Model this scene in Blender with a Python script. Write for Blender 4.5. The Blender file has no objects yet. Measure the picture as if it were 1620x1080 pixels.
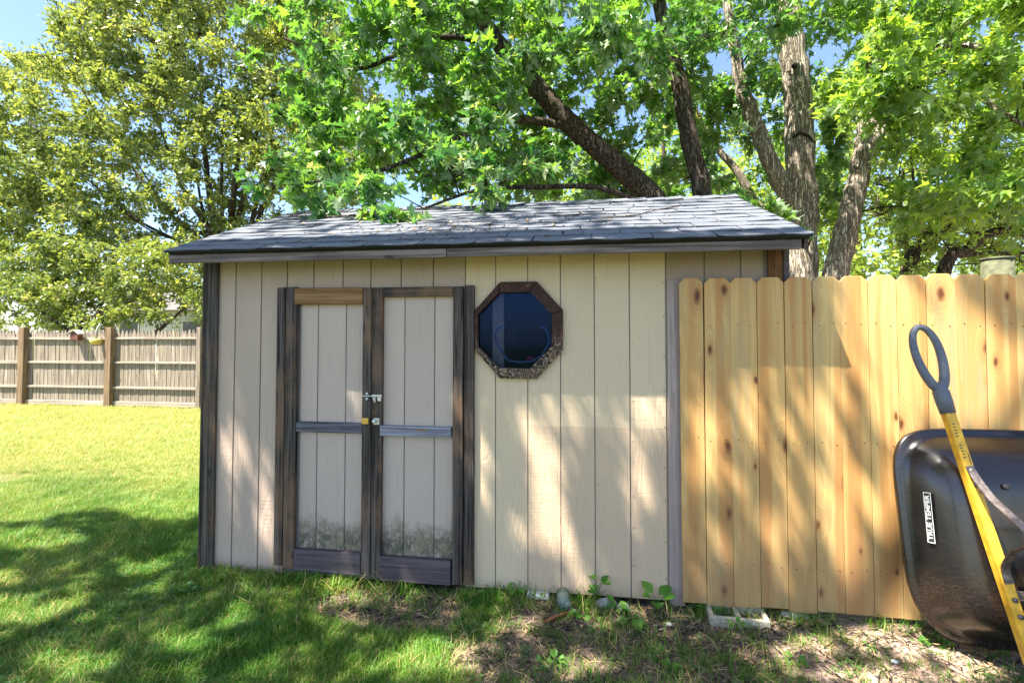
import bpy, bmesh, math, random
import numpy as np
from mathutils import Vector, Matrix

# ------------------------------------------------------------------ camera, world, sun, exposure
S = bpy.context.scene
COL = S.collection
F = 800.0                       # focal length in photo pixels (photo 1620 wide)
TH = math.atan(F / 5630)        # camera yaw relative to the shed front
PT = math.radians(1.8)
H = 1.443
SH = -math.tan(PT) - 9 / F
cd = bpy.data.cameras.new('camera'); cam = bpy.data.objects.new('camera', cd); COL.objects.link(cam)
cd.sensor_width = 36; cd.lens = F / 1620 * 36; cd.shift_y = SH * F / 1620
cd.clip_start = .05; cd.clip_end = 600
cam.location = (0, 0, H); cam.rotation_euler = (math.pi / 2 + PT, 0, TH)
S.camera = cam

SUN = Vector((-.352, -.299, .887)).normalized()
W = bpy.data.worlds.new("World"); S.world = W; W.use_nodes = True
nt = W.node_tree
sky = nt.nodes.new('ShaderNodeTexSky'); sky.sky_type = 'NISHITA'; sky.sun_disc = False
sky.sun_elevation = math.asin(SUN.z); sky.sun_rotation = math.atan2(SUN.x, SUN.y)
sky.air_density = .85; sky.dust_density = .9; sky.ozone_density = 2.0
bg = nt.nodes['Background']; nt.links.new(sky.outputs[0], bg.inputs[0]); bg.inputs[1].default_value = .09
sd = bpy.data.lights.new('sun', 'SUN'); sd.energy = 5.0; sd.angle = math.radians(.53); sd.color = (1, .93, .79)
so = bpy.data.objects.new('sun', sd); COL.objects.link(so)
so.rotation_euler = SUN.to_track_quat('Z', 'Y').to_euler(); so.location = (0, 0, 20)
S.view_settings.view_transform = 'Standard'; S.view_settings.look = 'None'
S.view_settings.exposure = 2.12; S.view_settings.gamma = 1; S.view_settings.use_curve_mapping = False

rnd = random.Random(7)
R = np.random.default_rng(11)

# ------------------------------------------------------------------ survey: a photo pixel to a point on a wall plane (y = n) or on level ground
def ray(x, y):
    cx = (x - 810) / F; cy = -(y - 540) / F + SH
    c, s = math.cos(PT), math.sin(PT)
    up = cy * c + s; fw = c - cy * s
    return Vector((cx * math.cos(TH) - fw * math.sin(TH), cx * math.sin(TH) + fw * math.cos(TH), up))
def pn(x, y, n):
    r = ray(x, y); return Vector((0, 0, H)) + r * (n / r.y)
def pg(x, y, z=0.0):
    r = ray(x, y); return Vector((0, 0, H)) + r * ((z - H) / r.z)
def toP(p):
    """world points (N,3) -> photo pixels"""
    p = np.asarray(p, float).reshape(-1, 3) - np.array([0, 0, H])
    X = p[:, 0] * math.cos(TH) + p[:, 1] * math.sin(TH)
    Z = -p[:, 0] * math.sin(TH) + p[:, 1] * math.cos(TH)
    c, s = math.cos(PT), math.sin(PT)
    f = Z * c + p[:, 2] * s; u = p[:, 2] * c - Z * s
    f = np.where(f < .01, .01, f)
    return np.stack([810 + F * X / f, 540 - F * (u / f - SH)], 1)

# ------------------------------------------------------------------ materials
class NB:
    def __init__(s, name):
        s.m = bpy.data.materials.new(name); s.m.use_nodes = True; s.t = s.m.node_tree
        s.b = s.t.nodes['Principled BSDF']; s.o = s.t.nodes['Material Output']
    def n(s, typ, ins=None, **kw):
        nd = s.t.nodes.new('ShaderNode' + typ)
        for k, v in kw.items(): setattr(nd, k, v)
        for k, v in (ins or {}).items(): s.put(nd.inputs[k], v)
        return nd
    def put(s, sock, v):
        if isinstance(v, bpy.types.NodeSocket): s.t.links.new(v, sock)
        elif isinstance(v, (tuple, list)) and sock.type == 'RGBA' and len(v) == 3: sock.default_value = (*v, 1)
        else: sock.default_value = v
    def math(s, op, a, b=0.0, c=None, clamp=False):
        nd = s.n('Math', {0: a, 1: b}, operation=op, use_clamp=clamp)
        if c is not None: s.put(nd.inputs[2], c)
        return nd.outputs[0]
    def mix(s, f, a, b, bt='MIX'):
        nd = s.n('Mix', data_type='RGBA', blend_type=bt)
        s.put(nd.inputs[0], f); s.put(nd.inputs[6], a); s.put(nd.inputs[7], b)
        return nd.outputs[2]
    def ramp(s, f, stops, interp='LINEAR'):
        nd = s.n('ValToRGB'); s.put(nd.inputs[0], f); cr = nd.color_ramp; cr.interpolation = interp
        while len(cr.elements) < len(stops): cr.elements.new(.5)
        for e, (p, c) in zip(cr.elements, stops):
            e.position = p; e.color = (*c, 1) if isinstance(c, tuple) else (c, c, c, 1)
        return nd.outputs[0]
    def step(s, v, a, b):
        return s.n('MapRange', {0: v, 1: a, 2: b, 3: 0.0, 4: 1.0}, interpolation_type='SMOOTHSTEP').outputs[0]
    def coord(s, scale=(1, 1, 1), rand=True, world=False):
        src = s.n('NewGeometry').outputs['Position'] if world else s.n('TexCoord').outputs['Object']
        if rand:
            r = s.n('ObjectInfo').outputs['Random']
            off = s.n('CombineXYZ', {0: s.math('MULTIPLY', r, 37.3), 1: s.math('MULTIPLY', r, 91.7), 2: s.math('MULTIPLY', r, 53.9)}).outputs[0]
            src = s.n('VectorMath', {0: src, 1: off}, operation='ADD').outputs[0]
        return s.n('VectorMath', {0: src, 1: scale}, operation='MULTIPLY').outputs[0]
    def noise(s, vec, scale=1.0, detail=4.0, rough=.55, dist=0.0, out=0):
        return s.n('TexNoise', {'Vector': vec, 'Scale': scale, 'Detail': detail, 'Roughness': rough, 'Distortion': dist}).outputs[out]
    def rand(s): return s.n('ObjectInfo').outputs['Random']
    def bump(s, h, strength=.5, dist=.005, nrm=None):
        nd = s.n('Bump', {'Height': h, 'Strength': strength, 'Distance': dist})
        if nrm is not None: s.put(nd.inputs['Normal'], nrm)
        return nd.outputs[0]
    def done(s, col=None, rough=.7, nrm=None, metal=0.0, spec=.3, **kw):
        if col is not None: s.put(s.b.inputs['Base Color'], col)
        s.put(s.b.inputs['Roughness'], rough); s.put(s.b.inputs['Metallic'], metal)
        s.b.inputs['Specular IOR Level'].default_value = spec
        if nrm is not None: s.put(s.b.inputs['Normal'], nrm)
        for k, v in kw.items(): s.put(s.b.inputs[k], v)
        return s.m

def m_siding(name, base, low=None, algae=False):
    n = NB(name)
    c = n.coord((55, 55, 2.2)); g = n.noise(c, 1, 5, .6, 1.2)
    cath = n.noise(n.coord((7, 7, .9)), 1, 2, .5, .4)
    rings = n.math('FRACT', n.math('MULTIPLY', cath, 13))
    ring = n.math('MULTIPLY', n.step(rings, 0, .25), n.step(n.math('SUBTRACT', 1, rings), 0, .25))
    saw = n.noise(n.coord((6, 6, 160)), 1, 2, .5)
    big = n.noise(n.coord((1.4, 1.4, 1.1)), 1, 3, .5)
    col = n.mix(n.math('MULTIPLY', n.step(big, .3, .7), .5), base, tuple(b * .84 for b in base))
    col = n.mix(n.math('MULTIPLY', n.math('SUBTRACT', 1, n.step(g, .25, .45)), .35), col, tuple(b * .6 for b in base))
    P = n.n('SeparateXYZ', {0: n.n('NewGeometry').outputs['Position']})
    if low:      # a lower field in a second colour, hard top edge
        wv_ = n.math('MULTIPLY', n.noise(n.coord((8, 8, 8)), 1, 3, .6), .02)
        e = n.math('MULTIPLY', n.step(n.math('ADD', P.outputs[2], wv_), .956, .945), n.step(n.math('ADD', P.outputs[0], n.math('MULTIPLY', wv_, 4.0)), -.36, -.24))
        e = n.math('MULTIPLY', e, n.math('ADD', .55, n.math('MULTIPLY', big, .8)), clamp=True)
        col = n.mix(e, col, low)
    fine = n.noise(n.coord((120, 120, 60)), 1, 3, .7)
    spots = n.math('MULTIPLY', n.step(fine, .66, .72), n.step(P.outputs[2], .65, .1))
    col = n.mix(n.math('MULTIPLY', spots, .7), col, (.06, .045, .03))
    dirt = n.math('MULTIPLY', n.step(n.math('ADD', P.outputs[2], n.math('MULTIPLY', big, .2)), .22, .06), .5)
    col = n.mix(dirt, col, (.16, .12, .08))
    if algae:
        an = n.math('ADD', n.math('MULTIPLY', n.noise(n.coord((9, 9, 7)), 1, 6, .75), 1.5), -.25); af = n.noise(n.coord((34, 34, 26)), 1, 6, .8)
        hgt = n.math('ADD', n.math('MULTIPLY', P.outputs[2], -3.4), n.math('ADD', an, 1.35))
        ma = n.math('MULTIPLY', n.step(hgt, .45, .95), n.step(af, .25, .55))
        col = n.mix(n.math('MULTIPLY', ma, .9), col, n.mix(n.step(an, .4, .6), (.055, .06, .038), (.17, .15, .09)))
    hgt = n.math('ADD', n.math('MULTIPLY', g, .6), n.math('ADD', n.math('MULTIPLY', ring, .26), n.math('MULTIPLY', saw, .4)))
    return n.done(col, .62, n.bump(hgt, .8, .0045), spec=.25)

def m_oldwood(name, dark, pale, worn, amt=.5, axis='z'):
    n = NB(name)
    sc = {'z': (60, 60, 1.6), 'x': (1.6, 60, 60)}[axis]; sb = {'z': (7, 7, .8), 'x': (.8, 7, 7)}[axis]
    g = n.noise(n.coord(sc), 1, 6, .65, .6); b = n.noise(n.coord(sb), 1, 5, .6, .3)
    patch = n.noise(n.coord((3.2, 3.2, 2.0)), 1, 5, .65)
    col = n.mix(n.step(g, .35, .68), dark, pale)
    col = n.mix(n.math('MULTIPLY', n.step(patch, .45, .66), amt), col, worn)
    col = n.mix(n.math('MULTIPLY', n.step(b, .58, .75), .5), col, tuple(min(1, c * 2.0) for c in pale))
    f = n.noise(n.coord((140, 140, 90)), 1, 3, .8)
    col = n.mix(n.math('MULTIPLY', n.step(f, .66, .74), .75), col, (.30, .24, .19))
    kn = n.n('TexVoronoi', {'Vector': n.coord({'z': (9, 9, 3.0), 'x': (3.0, 9, 9)}[axis]), 'Scale': 1.0}).outputs['Distance']
    col = n.mix(n.math('MULTIPLY', n.step(kn, .13, .06), .7), col, (.012, .009, .008))
    return n.done(col, .72, n.bump(n.math('ADD', g, n.math('MULTIPLY', f, .3)), .8, .004), spec=.25)

def m_pine(name):
    n = NB(name)
    r = n.rand()
    cs_ = n.n('SeparateXYZ', {0: n.coord((5.5, 1.0, 2.5))}); v = n.n('TexVoronoi', {'Vector': n.n('CombineXYZ', {0: cs_.outputs[0], 1: cs_.outputs[2], 2: 0.0}).outputs[0], 'Scale': 1.0, 'Randomness': 1.0}, voronoi_dimensions='2D')
    sc3 = n.n('SeparateColor', {0: v.outputs['Color']}); kr = sc3.outputs[0]; wob_ = n.noise(n.coord((30, 8, 22)), 1, 3, .6)
    kd = n.math('MULTIPLY', n.math('ADD', v.outputs['Distance'], n.math('MULTIPLY', n.math('SUBTRACT', wob_, .5), .09)), n.math('ADD', .65, n.math('MULTIPLY', sc3.outputs[1], 1.5)))
    has = n.step(kr, .34, .38)
    knot = n.math('MULTIPLY', n.step(kd, .095, .06), has)
    halo = n.math('MULTIPLY', n.step(kd, .42, .0), has)
    fld = n.noise(n.coord((7.5, 2.5, .55)), 1, 2.0, .45, .25)
    fld = n.math('ADD', fld, n.math('MULTIPLY', n.math('POWER', halo, 1.5), .55))
    rings = n.math('FRACT', n.math('MULTIPLY', fld, 9.0))
    ring = n.math('MULTIPLY', n.step(rings, 0, .75), n.step(n.math('SUBTRACT', 1, rings), 0, .12))
    g = n.noise(n.coord((150, 60, 3)), 1, 5, .6)
    heart = n.noise(n.coord((11, 3, .35)), 1, 1.5, .4, .3)
    base = n.mix(r, (.68, .475, .19), (.58, .355, .13))
    red = n.mix(n.math('MULTIPLY', n.step(heart, .50, .60), .75), base, (.48, .225, .07))
    col = n.mix(n.math('MULTIPLY', ring, .30), red, (.44, .20, .06))
    col = n.mix(n.math('MULTIPLY', n.step(g, .5, .72), .35), col, (.40, .20, .07))
    # greying sap streaks
    gs = n.noise(n.coord((9, 3, .9)), 1, 3, .6)
    col = n.mix(n.math('MULTIPLY', n.step(gs, .53, .70), .7), col, (.40, .30, .16))
    col = n.mix(n.math('MULTIPLY', n.math('POWER', halo, 2.0), .6), col, (.36, .15, .05))
    col = n.mix(knot, col, n.mix(n.step(kd, .03, .08), (.13, .05, .018), (.34, .16, .06)))
    edge = n.math('MULTIPLY', n.math('MULTIPLY', n.step(kd, .10, .085), n.step(kd, .07, .085)), has)
    col = n.mix(n.math('MULTIPLY', edge, .5), col, (.12, .05, .02))
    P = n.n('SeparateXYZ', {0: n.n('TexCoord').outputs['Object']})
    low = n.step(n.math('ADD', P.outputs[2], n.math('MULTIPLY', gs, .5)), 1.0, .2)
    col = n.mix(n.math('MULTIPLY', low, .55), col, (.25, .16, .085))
    hgt = n.math('ADD', n.math('MULTIPLY', g, .5), n.math('MULTIPLY', ring, .25))
    return n.done(col, .58, n.bump(hgt, .35, .002), spec=.3)

def m_char(name):
    n = NB(name)
    fld = n.noise(n.coord((7, 7, 7), rand=True), 1, 2.5, .5, 1.4)
    rings = n.math('FRACT', n.math('MULTIPLY', fld, 17)); ring = n.step(n.math('ABSOLUTE', n.math('SUBTRACT', rings, .5)), .1, .3)
    P = n.n('SeparateXYZ', {0: n.n('NewGeometry').outputs['Position']})
    low = n.step(P.outputs[2], 1.50, 1.30)
    top = n.mix(ring, (.075, .022, .012), (.022, .009, .006))
    bot = n.mix(ring, (.30, .19, .12), (.018, .014, .012))
    col = n.mix(low, top, bot)
    pt = n.noise(n.coord((26, 26, 30)), 1, 5, .7)
    col = n.mix(n.step(pt, .60, .66), col, n.mix(low, (.30, .12, .05), (.48, .40, .33)))
    return n.done(col, .6, n.bump(n.math('ADD', ring, pt), .7, .002), spec=.35)

def m_shingle():
    n = NB('asphalt_shingle')
    g = n.noise(n.coord((380, 380, 380)), 1, 2, .6); b = n.noise(n.coord((5, 5, 5)), 1, 4, .6); r = n.rand()
    col = n.mix(n.step(g, .42, .62), (.045, .052, .07), (.25, .27, .32))
    col = n.mix(n.math('MULTIPLY', n.step(b, .45, .7), .45), col, (.13, .13, .14))
    col = n.mix(n.math('MULTIPLY', r, .35), col, (.06, .065, .085))
    return n.done(col, .8, n.bump(g, .6, .002), spec=.35)

def m_bark(name, pale, dark, sc=1.0, moss=0.0):
    n = NB(name)
    w0 = n.noise(n.coord((26 * sc, 26 * sc, 2.2 * sc)), 1, 5, .62, .8)
    w = n.math('MULTIPLY', n.math('ABSOLUTE', n.math('SUBTRACT', w0, .5)), 2.2)
    f = n.noise(n.coord((60, 60, 12)), 1, 5, .7); b = n.noise(n.coord((2.2, 2.2, 1.0)), 1, 4, .6)
    h = n.math('MULTIPLY', n.step(w, 0, .22), n.math('ADD', .6, n.math('MULTIPLY', f, .6)))
    col = n.mix(n.math('MULTIPLY', h, 1.0, clamp=True), dark, pale)
    col = n.mix(n.math('MULTIPLY', n.step(b, .5, .68), .55), col, tuple(c * .45 for c in pale))
    if moss: col = n.mix(n.math('MULTIPLY', n.step(f, .5, .7), moss), col, (.06, .09, .03))
    return n.done(col, .9, n.bump(h, 1.0, .02), spec=.15)

def m_leaf(name, a, b, back, trans=.45, rough=.42, odd=None):
    n = NB(name)
    at = n.n('Attribute', attribute_name='rnd').outputs['Fac']
    col = n.mix(at, a, b)
    if odd: col = n.mix(n.step(at, .93, .95), col, odd)
    bf = n.n('NewGeometry').outputs['Backfacing']
    colf = n.mix(bf, col, back)
    n.done(colf, rough, spec=.5)
    tl = n.n('BsdfTranslucent', {'Color': n.mix(.5, n.mix(1.0, col, (2.9, 2.2, .7), 'MULTIPLY'), col)})
    mx = n.n('MixShader', {0: trans, 1: n.b.outputs[0], 2: tl.outputs[0]})
    n.t.links.new(mx.outputs[0], n.o.inputs[0])
    return n.m

def m_grass(name, a, b, dry, dryamt, trans=.35):
    n = NB(name)
    r = n.rand(); w = n.noise(n.coord((1.3, 1.3, 1.3), rand=False, world=True), 1, 3, .6)
    w2 = n.noise(n.coord((.35, .35, .35), rand=False, world=True), 1, 2, .6)
    at = n.n('Attribute', attribute_name='rnd').outputs['Fac']
    col = n.mix(n.math('MULTIPLY', n.math('ADD', r, n.step(w, .35, .65)), .5), a, b)
    P = n.n('SeparateXYZ', {0: n.n('NewGeometry').outputs['Position']})
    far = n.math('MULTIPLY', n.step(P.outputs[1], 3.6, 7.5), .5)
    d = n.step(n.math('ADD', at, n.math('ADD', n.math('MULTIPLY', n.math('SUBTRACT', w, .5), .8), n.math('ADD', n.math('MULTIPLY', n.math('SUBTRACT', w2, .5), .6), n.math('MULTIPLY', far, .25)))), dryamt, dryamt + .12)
    col = n.mix(n.math('MULTIPLY', n.step(P.outputs[1], 2.7, 6.5), .66), col, (.40, .43, .15))  # sunlit yellow of the open lawn put into the blade colour by distance
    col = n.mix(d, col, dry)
    n.done(col, .5, spec=.35)
    tl = n.n('BsdfTranslucent', {'Color': n.mix(1.0, col, (1.5, 1.4, .8), 'MULTIPLY')})
    mx = n.n('MixShader', {0: trans, 1: n.b.outputs[0], 2: tl.outputs[0]})
    n.t.links.new(mx.outputs[0], n.o.inputs[0])
    return n.m

def m_plain(name, col, rough=.5, metal=0.0, var=.15, spec=.4, bump=.2, sc=40):
    n = NB(name)
    g = n.noise(n.coord((sc, sc, sc)), 1, 4, .65)
    c = n.mix(n.step(g, .3, .7), tuple(x * (1 - var) for x in col), tuple(min(1, x * (1 + var)) for x in col))
    return n.done(c, n.math('ADD', rough, n.math('MULTIPLY', n.math('SUBTRACT', g, .5), .25)), n.bump(g, bump, .002), metal, spec)

def m_ground():
    n = NB('ground_soil')
    c = n.coord((1, 1, 1), rand=False, world=True)
    P = n.n('SeparateXYZ', {0: c})
    a = n.noise(c, 2.2, 5, .6); b = n.noise(c, 26, 6, .7); d = n.noise(c, 160, 3, .7)
    soil = n.mix(n.step(b, .35, .65), (.06, .043, .033), (.20, .145, .115))
    soil = n.mix(n.math('MULTIPLY', n.step(d, .55, .7), .6), soil, (.40, .32, .26))
    soil = n.mix(n.math('MULTIPLY', n.step(a, .5, .62), .7), soil, (.06, .045, .038))
    sun_or_dust = n.step(n.math('ADD', P.outputs[0], n.math('MULTIPLY', a, .8)), 1.05, 1.6)  # mask for the sunlit pinkish tone painted into the right-hand soil
    soil = n.mix(n.math('MULTIPLY', sun_or_dust, .85), soil, n.mix(n.step(b, .4, .6), (.25, .175, .14), (.42, .31, .25)))
    thatch = n.mix(n.step(b, .35, .65), (.035, .05, .015), (.12, .12, .04))
    thatch = n.mix(n.math('MULTIPLY', n.step(P.outputs[1], 3.5, 6), .6), thatch, (.30, .30, .10))  # ground under the far lawn gets the same painted sunlit yellow
    isd = n.n('Attribute', attribute_name='dirt').outputs['Fac']
    col = n.mix(isd, thatch, soil)
    return n.done(col, .92, n.bump(n.math('ADD', b, n.math('MULTIPLY', d, .4)), .9, .012), spec=.15)

CREAM = (.60, .50, .37); PINKY = (.52, .44, .385); BROWN = (.33, .265, .215)
M = dict(
    sidL=m_siding('siding_paint_left', (.50, .38, .30)), sidM=m_siding('siding_paint_cream', (.68, .53, .355), low=(.57, .42, .285)),
    sidR=m_siding('siding_paint_brown', (.38, .28, .215)), sidD=m_siding('door_paint', (.54, .43, .36), algae=True),
    groove=m_plain('groove_shadow_paint', (.27, .235, .22), .8, sc=60),
    trim=m_oldwood('weathered_trim', (.014, .010, .008), (.125, .10, .088), (.20, .115, .065), .75),
    trimx=m_oldwood('weathered_rail', (.035, .034, .042), (.20, .195, .235), (.20, .17, .17), .4, 'x'),
    palerail=m_oldwood('pale_rail', (.13, .125, .15), (.36, .36, .43), (.28, .25, .27), .4, 'x'),
    tan=m_oldwood('tan_rail', (.17, .085, .03), (.34, .20, .09), (.30, .17, .07), .3, 'x'),
    mixr=m_oldwood('worn_brown_rail', (.03, .022, .02), (.11, .09, .085), (.26, .15, .07), .7, 'x'),
    kick=m_oldwood('kick_board', (.06, .046, .050), (.14, .11, .12), (.13, .10, .11), .3, 'x'),
    fascia=m_oldwood('fascia_wood', (.08, .062, .055), (.27, .22, .20), (.11, .08, .075), .6, 'x'),
    edge=m_oldwood('edge_paint', (.30, .235, .21), (.45, .36, .33), (.36, .27, .24), .5),
    corner=m_oldwood('corner_wood', (.022, .017, .014), (.13, .11, .09), (.19, .10, .05), .7),
    rust=m_oldwood('burnt_orange_wood', (.05, .02, .01), (.22, .10, .035), (.32, .16, .06), .7),
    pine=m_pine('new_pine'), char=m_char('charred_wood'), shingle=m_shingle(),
    black=m_plain('tar_black', (.012, .012, .014), .7), redp=m_plain('red_paint', (.35, .03, .02), .5),
    inside=m_plain('shed_inside', (.05, .045, .04), .9), stud=m_plain('grey_stud', (.80, .70, .64), .8, sc=20),
    gfence=m_oldwood('grey_fence', (.13, .105, .085), (.34, .285, .235), (.27, .235, .165), .5),
    gfencex=m_oldwood('grey_fence_rail', (.22, .185, .15), (.42, .37, .31), (.34, .29, .22), .4, 'x'),
    gpost=m_oldwood('fence_post_wood', (.11, .07, .045), (.28, .19, .12), (.24, .17, .09), .5),
    rpost=m_plain('round_post_wood', (.085, .09, .05), .85, sc=30, var=.4),
    bark1=m_bark('maple_bark', (.70, .61, .50), (.15, .12, .095), 1.8), bark2=m_bark('dark_bark', (.24, .19, .15), (.03, .024, .019), 2),
    bark3=m_bark('twig_bark', (.10, .078, .06), (.025, .02, .016), 2), barkp=m_bark('pale_twig_bark', (.42, .35, .29), (.13, .10, .08), 2),
    maple=m_leaf('maple_leaf', (.022, .115, .030), (.16, .34, .035), (.30, .40, .26), .5, .36, (.30, .36, .16)),
    maple2=m_leaf('maple_leaf_light', (.06, .19, .028), (.26, .42, .05), (.28, .40, .20), .55, .45),
    pear=m_leaf('small_leaf', (.06, .12, .03), (.28, .37, .085), (.32, .37, .18), .42, .25, (.60, .55, .42)),
    bushl=m_leaf('bush_leaf', (.10, .22, .035), (.30, .42, .08), (.24, .34, .12), .55, .5),
    weed=m_leaf('weed_leaf', (.05, .19, .02), (.16, .33, .05), (.10, .2, .06), .45, .4),
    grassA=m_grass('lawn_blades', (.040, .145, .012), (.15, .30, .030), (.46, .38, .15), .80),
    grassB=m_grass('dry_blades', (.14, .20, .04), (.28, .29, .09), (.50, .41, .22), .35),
    ground=m_ground(),
    conc=m_plain('concrete', (.36, .33, .25), .9, sc=60, var=.3, bump=.6), stone=m_plain('stone', (.30, .29, .27), .85, sc=50, var=.3, bump=.6),
    green=m_plain('grey_green_pipe', (.13, .17, .15), .6), white=m_plain('chipped_white_paint', (.72, .72, .66), .7, sc=80, var=.2),
    zinc=m_plain('galvanised_steel', (.62, .62, .60), .38, .9, sc=120), brass=m_plain('brass', (.72, .47, .12), .35, .85, sc=120),
    nail=m_plain('nail_head', (.05, .045, .04), .6, .5), rustm=m_plain('rust_stick', (.30, .11, .04), .8, sc=80, var=.4),
    yellow=m_plain('yellow_paint', (.74, .41, .035), .38, var=.22, sc=22, bump=.1), grip=m_plain('grey_rubber_grip', (.115, .125, .155), .5, sc=60),
    steel=m_plain('worn_steel', (.17, .14, .13), .45, .6, var=.4, sc=50, bump=.5), rubber=m_plain('tyre_rubber', (.025, .025, .025), .8),
    print=m_plain('black_print', (.02, .02, .02), .5), wprint=m_plain('white_print', (.80, .80, .80), .5, var=.05),
    hose=m_plain('blue_hose', (.25, .5, .85), .4, sc=20), pink=m_plain('pink_plastic', (.6, .03, .25), .5),
    hwall=m_plain('house_siding', (.62, .63, .66), .7, sc=8), hroof=m_plain('house_roof', (.12, .11, .11), .9, sc=12, var=.3),
    pane=m_plain('window_pane', (.04, .06, .08), .1), pot=m_plain('yellow_pot', (.55, .42, .12), .7), redb=m_plain('red_box', (.13, .045, .035), .6),
    clod=m_plain('soil_clod', (.13, .095, .075), .95, sc=60, var=.4),
    deadleaf=m_plain('dead_leaf', (.36, .24, .13), .8, sc=40, var=.35),
)
# black poly tray
n = NB('black_poly')
sc_ = n.noise(n.coord((14, 60, 14)), 1, 5, .7); cl = n.noise(n.coord((3, 3, 3)), 1, 4, .6)
col = n.mix(n.step(cl, .4, .7), (.008, .007, .008), (.028, .016, .011))
spk = n.noise(n.coord((60, 170, 110)), 1, 4, .75, 1.5)
lowm = n.step(n.n('SeparateXYZ', {0: n.n('TexCoord').outputs['Object']}).outputs[1], .5, .1)
col = n.mix(n.math('MULTIPLY', n.math('MULTIPLY', n.step(spk, .69, .71), n.step(cl, .42, .6)), .8), col, (.42, .37, .30)); col = n.mix(n.math('MULTIPLY', lowm, n.math('MULTIPLY', n.step(spk, .5, .6), .25)), col, (.16, .12, .09))
M['tray'] = n.done(col, n.math('ADD', .10, n.math('MULTIPLY', sc_, .28)), n.bump(cl, .12, .008), spec=.8)
# window glass: clear sheet, blueish, reflective, dusty
n = NB('window_glass')
gl = n.n('BsdfGlossy', {'Color': (.035, .075, .20), 'Roughness': .04}); tr = n.n('BsdfTransparent', {'Color': (.62, .64, .70)})
fr = n.n('Fresnel', {'IOR': 1.5}).outputs[0]
dd = n.n('BsdfDiffuse', {'Color': (.35, .42, .5)})
m1 = n.n('MixShader', {0: n.math('ADD', n.math('MULTIPLY', fr, 1.5), .02), 1: tr.outputs[0], 2: gl.outputs[0]})
dn = n.noise(n.coord((90, 90, 90), rand=False), 1, 4, .8); db = n.noise(n.coord((14, 14, 14), rand=False), 1, 2)
sun_or_dust = n.math('ADD', .004, n.math('MULTIPLY', n.math('MULTIPLY', n.step(dn, .60, .68), n.step(db, .54, .62)), .6))
m2 = n.n('MixShader', {0: sun_or_dust, 1: m1.outputs[0], 2: dd.outputs[0]})
n.t.links.new(m2.outputs[0], n.o.inputs[0]); M['glass'] = n.m

# ------------------------------------------------------------------ mesh building
WL = {}     # world location of unrotated parents
def props(o, label=None, cat=None, group=None, kind=None):
    if label: o['label'] = label
    if cat: o['category'] = cat
    if group: o['group'] = group
    if kind: o['kind'] = kind
    return o
def thing(name, loc, label, cat, group=None):
    o = bpy.data.objects.new(name, None); o.empty_display_size = .2; COL.objects.link(o)
    o.location = loc; WL[o.name] = Vector(loc); return props(o, label, cat, group)
def link(name, me, parent=None, loc=(0, 0, 0)):
    o = bpy.data.objects.new(name, me); COL.objects.link(o); loc = Vector(loc)
    if parent is not None:
        o.parent = parent; o.location = loc - WL[parent.name]
    else: o.location = loc
    WL[o.name] = loc
    return o
class MB:
    def __init__(s): s.v = []; s.f = []; s.sm = []
    def add(s, vs, fs, smooth=False):
        k = len(s.v); s.v += [tuple(v) for v in vs]; s.f += [tuple(i + k for i in f) for f in fs]; s.sm += [smooth] * len(fs)
        return s
    def box(s, x0, x1, y0, y1, z0, z1):
        return s.add([(x, y, z) for x in (x0, x1) for y in (y0, y1) for z in (z0, z1)],
                     [(0, 1, 3, 2), (4, 6, 7, 5), (0, 4, 5, 1), (2, 3, 7, 6), (0, 2, 6, 4), (1, 5, 7, 3)])
    def prism(s, poly, y0, y1):
        """poly: list of (x,z), extruded in y"""
        k = len(poly)
        return s.add([(x, y0, z) for x, z in poly] + [(x, y1, z) for x, z in poly],
                     [tuple(range(k)), tuple(range(2 * k - 1, k - 1, -1))] + [(i, k + i, k + (i + 1) % k, (i + 1) % k) for i in range(k)])
    def tube(s, pts, rad, seg=8, cap=True, smooth=True, wob=0.0):
        pts = [Vector(p) for p in pts]; n_ = len(pts)
        if not isinstance(rad, (list, tuple)): rad = [rad] * n_
        vs = []; prev = None
        for i, p in enumerate(pts):
            t = (pts[min(i + 1, n_ - 1)] - pts[max(i - 1, 0)]).normalized()
            if prev is None: a = t.orthogonal().normalized()
            else: a = (prev - t * prev.dot(t)); a = a.normalized() if a.length > 1e-6 else t.orthogonal().normalized()
            prev = a; b = t.cross(a)
            for j in range(seg):
                w = 2 * math.pi * j / seg; rr = rad[i] * (1 + (rnd.uniform(-wob, wob) if wob else 0))
                vs.append(p + (a * math.cos(w) + b * math.sin(w)) * rr)
        fs = [(i * seg + j, i * seg + (j + 1) % seg, (i + 1) * seg + (j + 1) % seg, (i + 1) * seg + j) for i in range(n_ - 1) for j in range(seg)]
        if cap: fs += [tuple(range(seg - 1, -1, -1)), tuple((n_ - 1) * seg + j for j in range(seg))]
        return s.add(vs, fs, smooth)
    def mesh(s, name, mat, bevel=0.0, org=(0, 0, 0)):
        me = bpy.data.meshes.new(name)
        ox, oy, oz = org
        me.from_pydata([(a - ox, b - oy, c - oz) for a, b, c in s.v], [], s.f)
        me.polygons.foreach_set('use_smooth', s.sm)
        bm = bmesh.new(); bm.from_mesh(me)
        if bevel:
            bmesh.ops.bevel(bm, geom=list(bm.edges), offset=bevel, segments=1, affect='EDGES', clamp_overlap=True)
        bmesh.ops.recalc_face_normals(bm, faces=bm.faces)
        bm.to_mesh(me); bm.free()
        me.materials.append(mat); return me
    def build(s, name, mat, parent=None, loc=(0, 0, 0), bevel=0.0):
        """vertices are in world space; loc becomes the object's origin"""
        return link(name, s.mesh(name, mat, bevel, loc), parent, loc)
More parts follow.
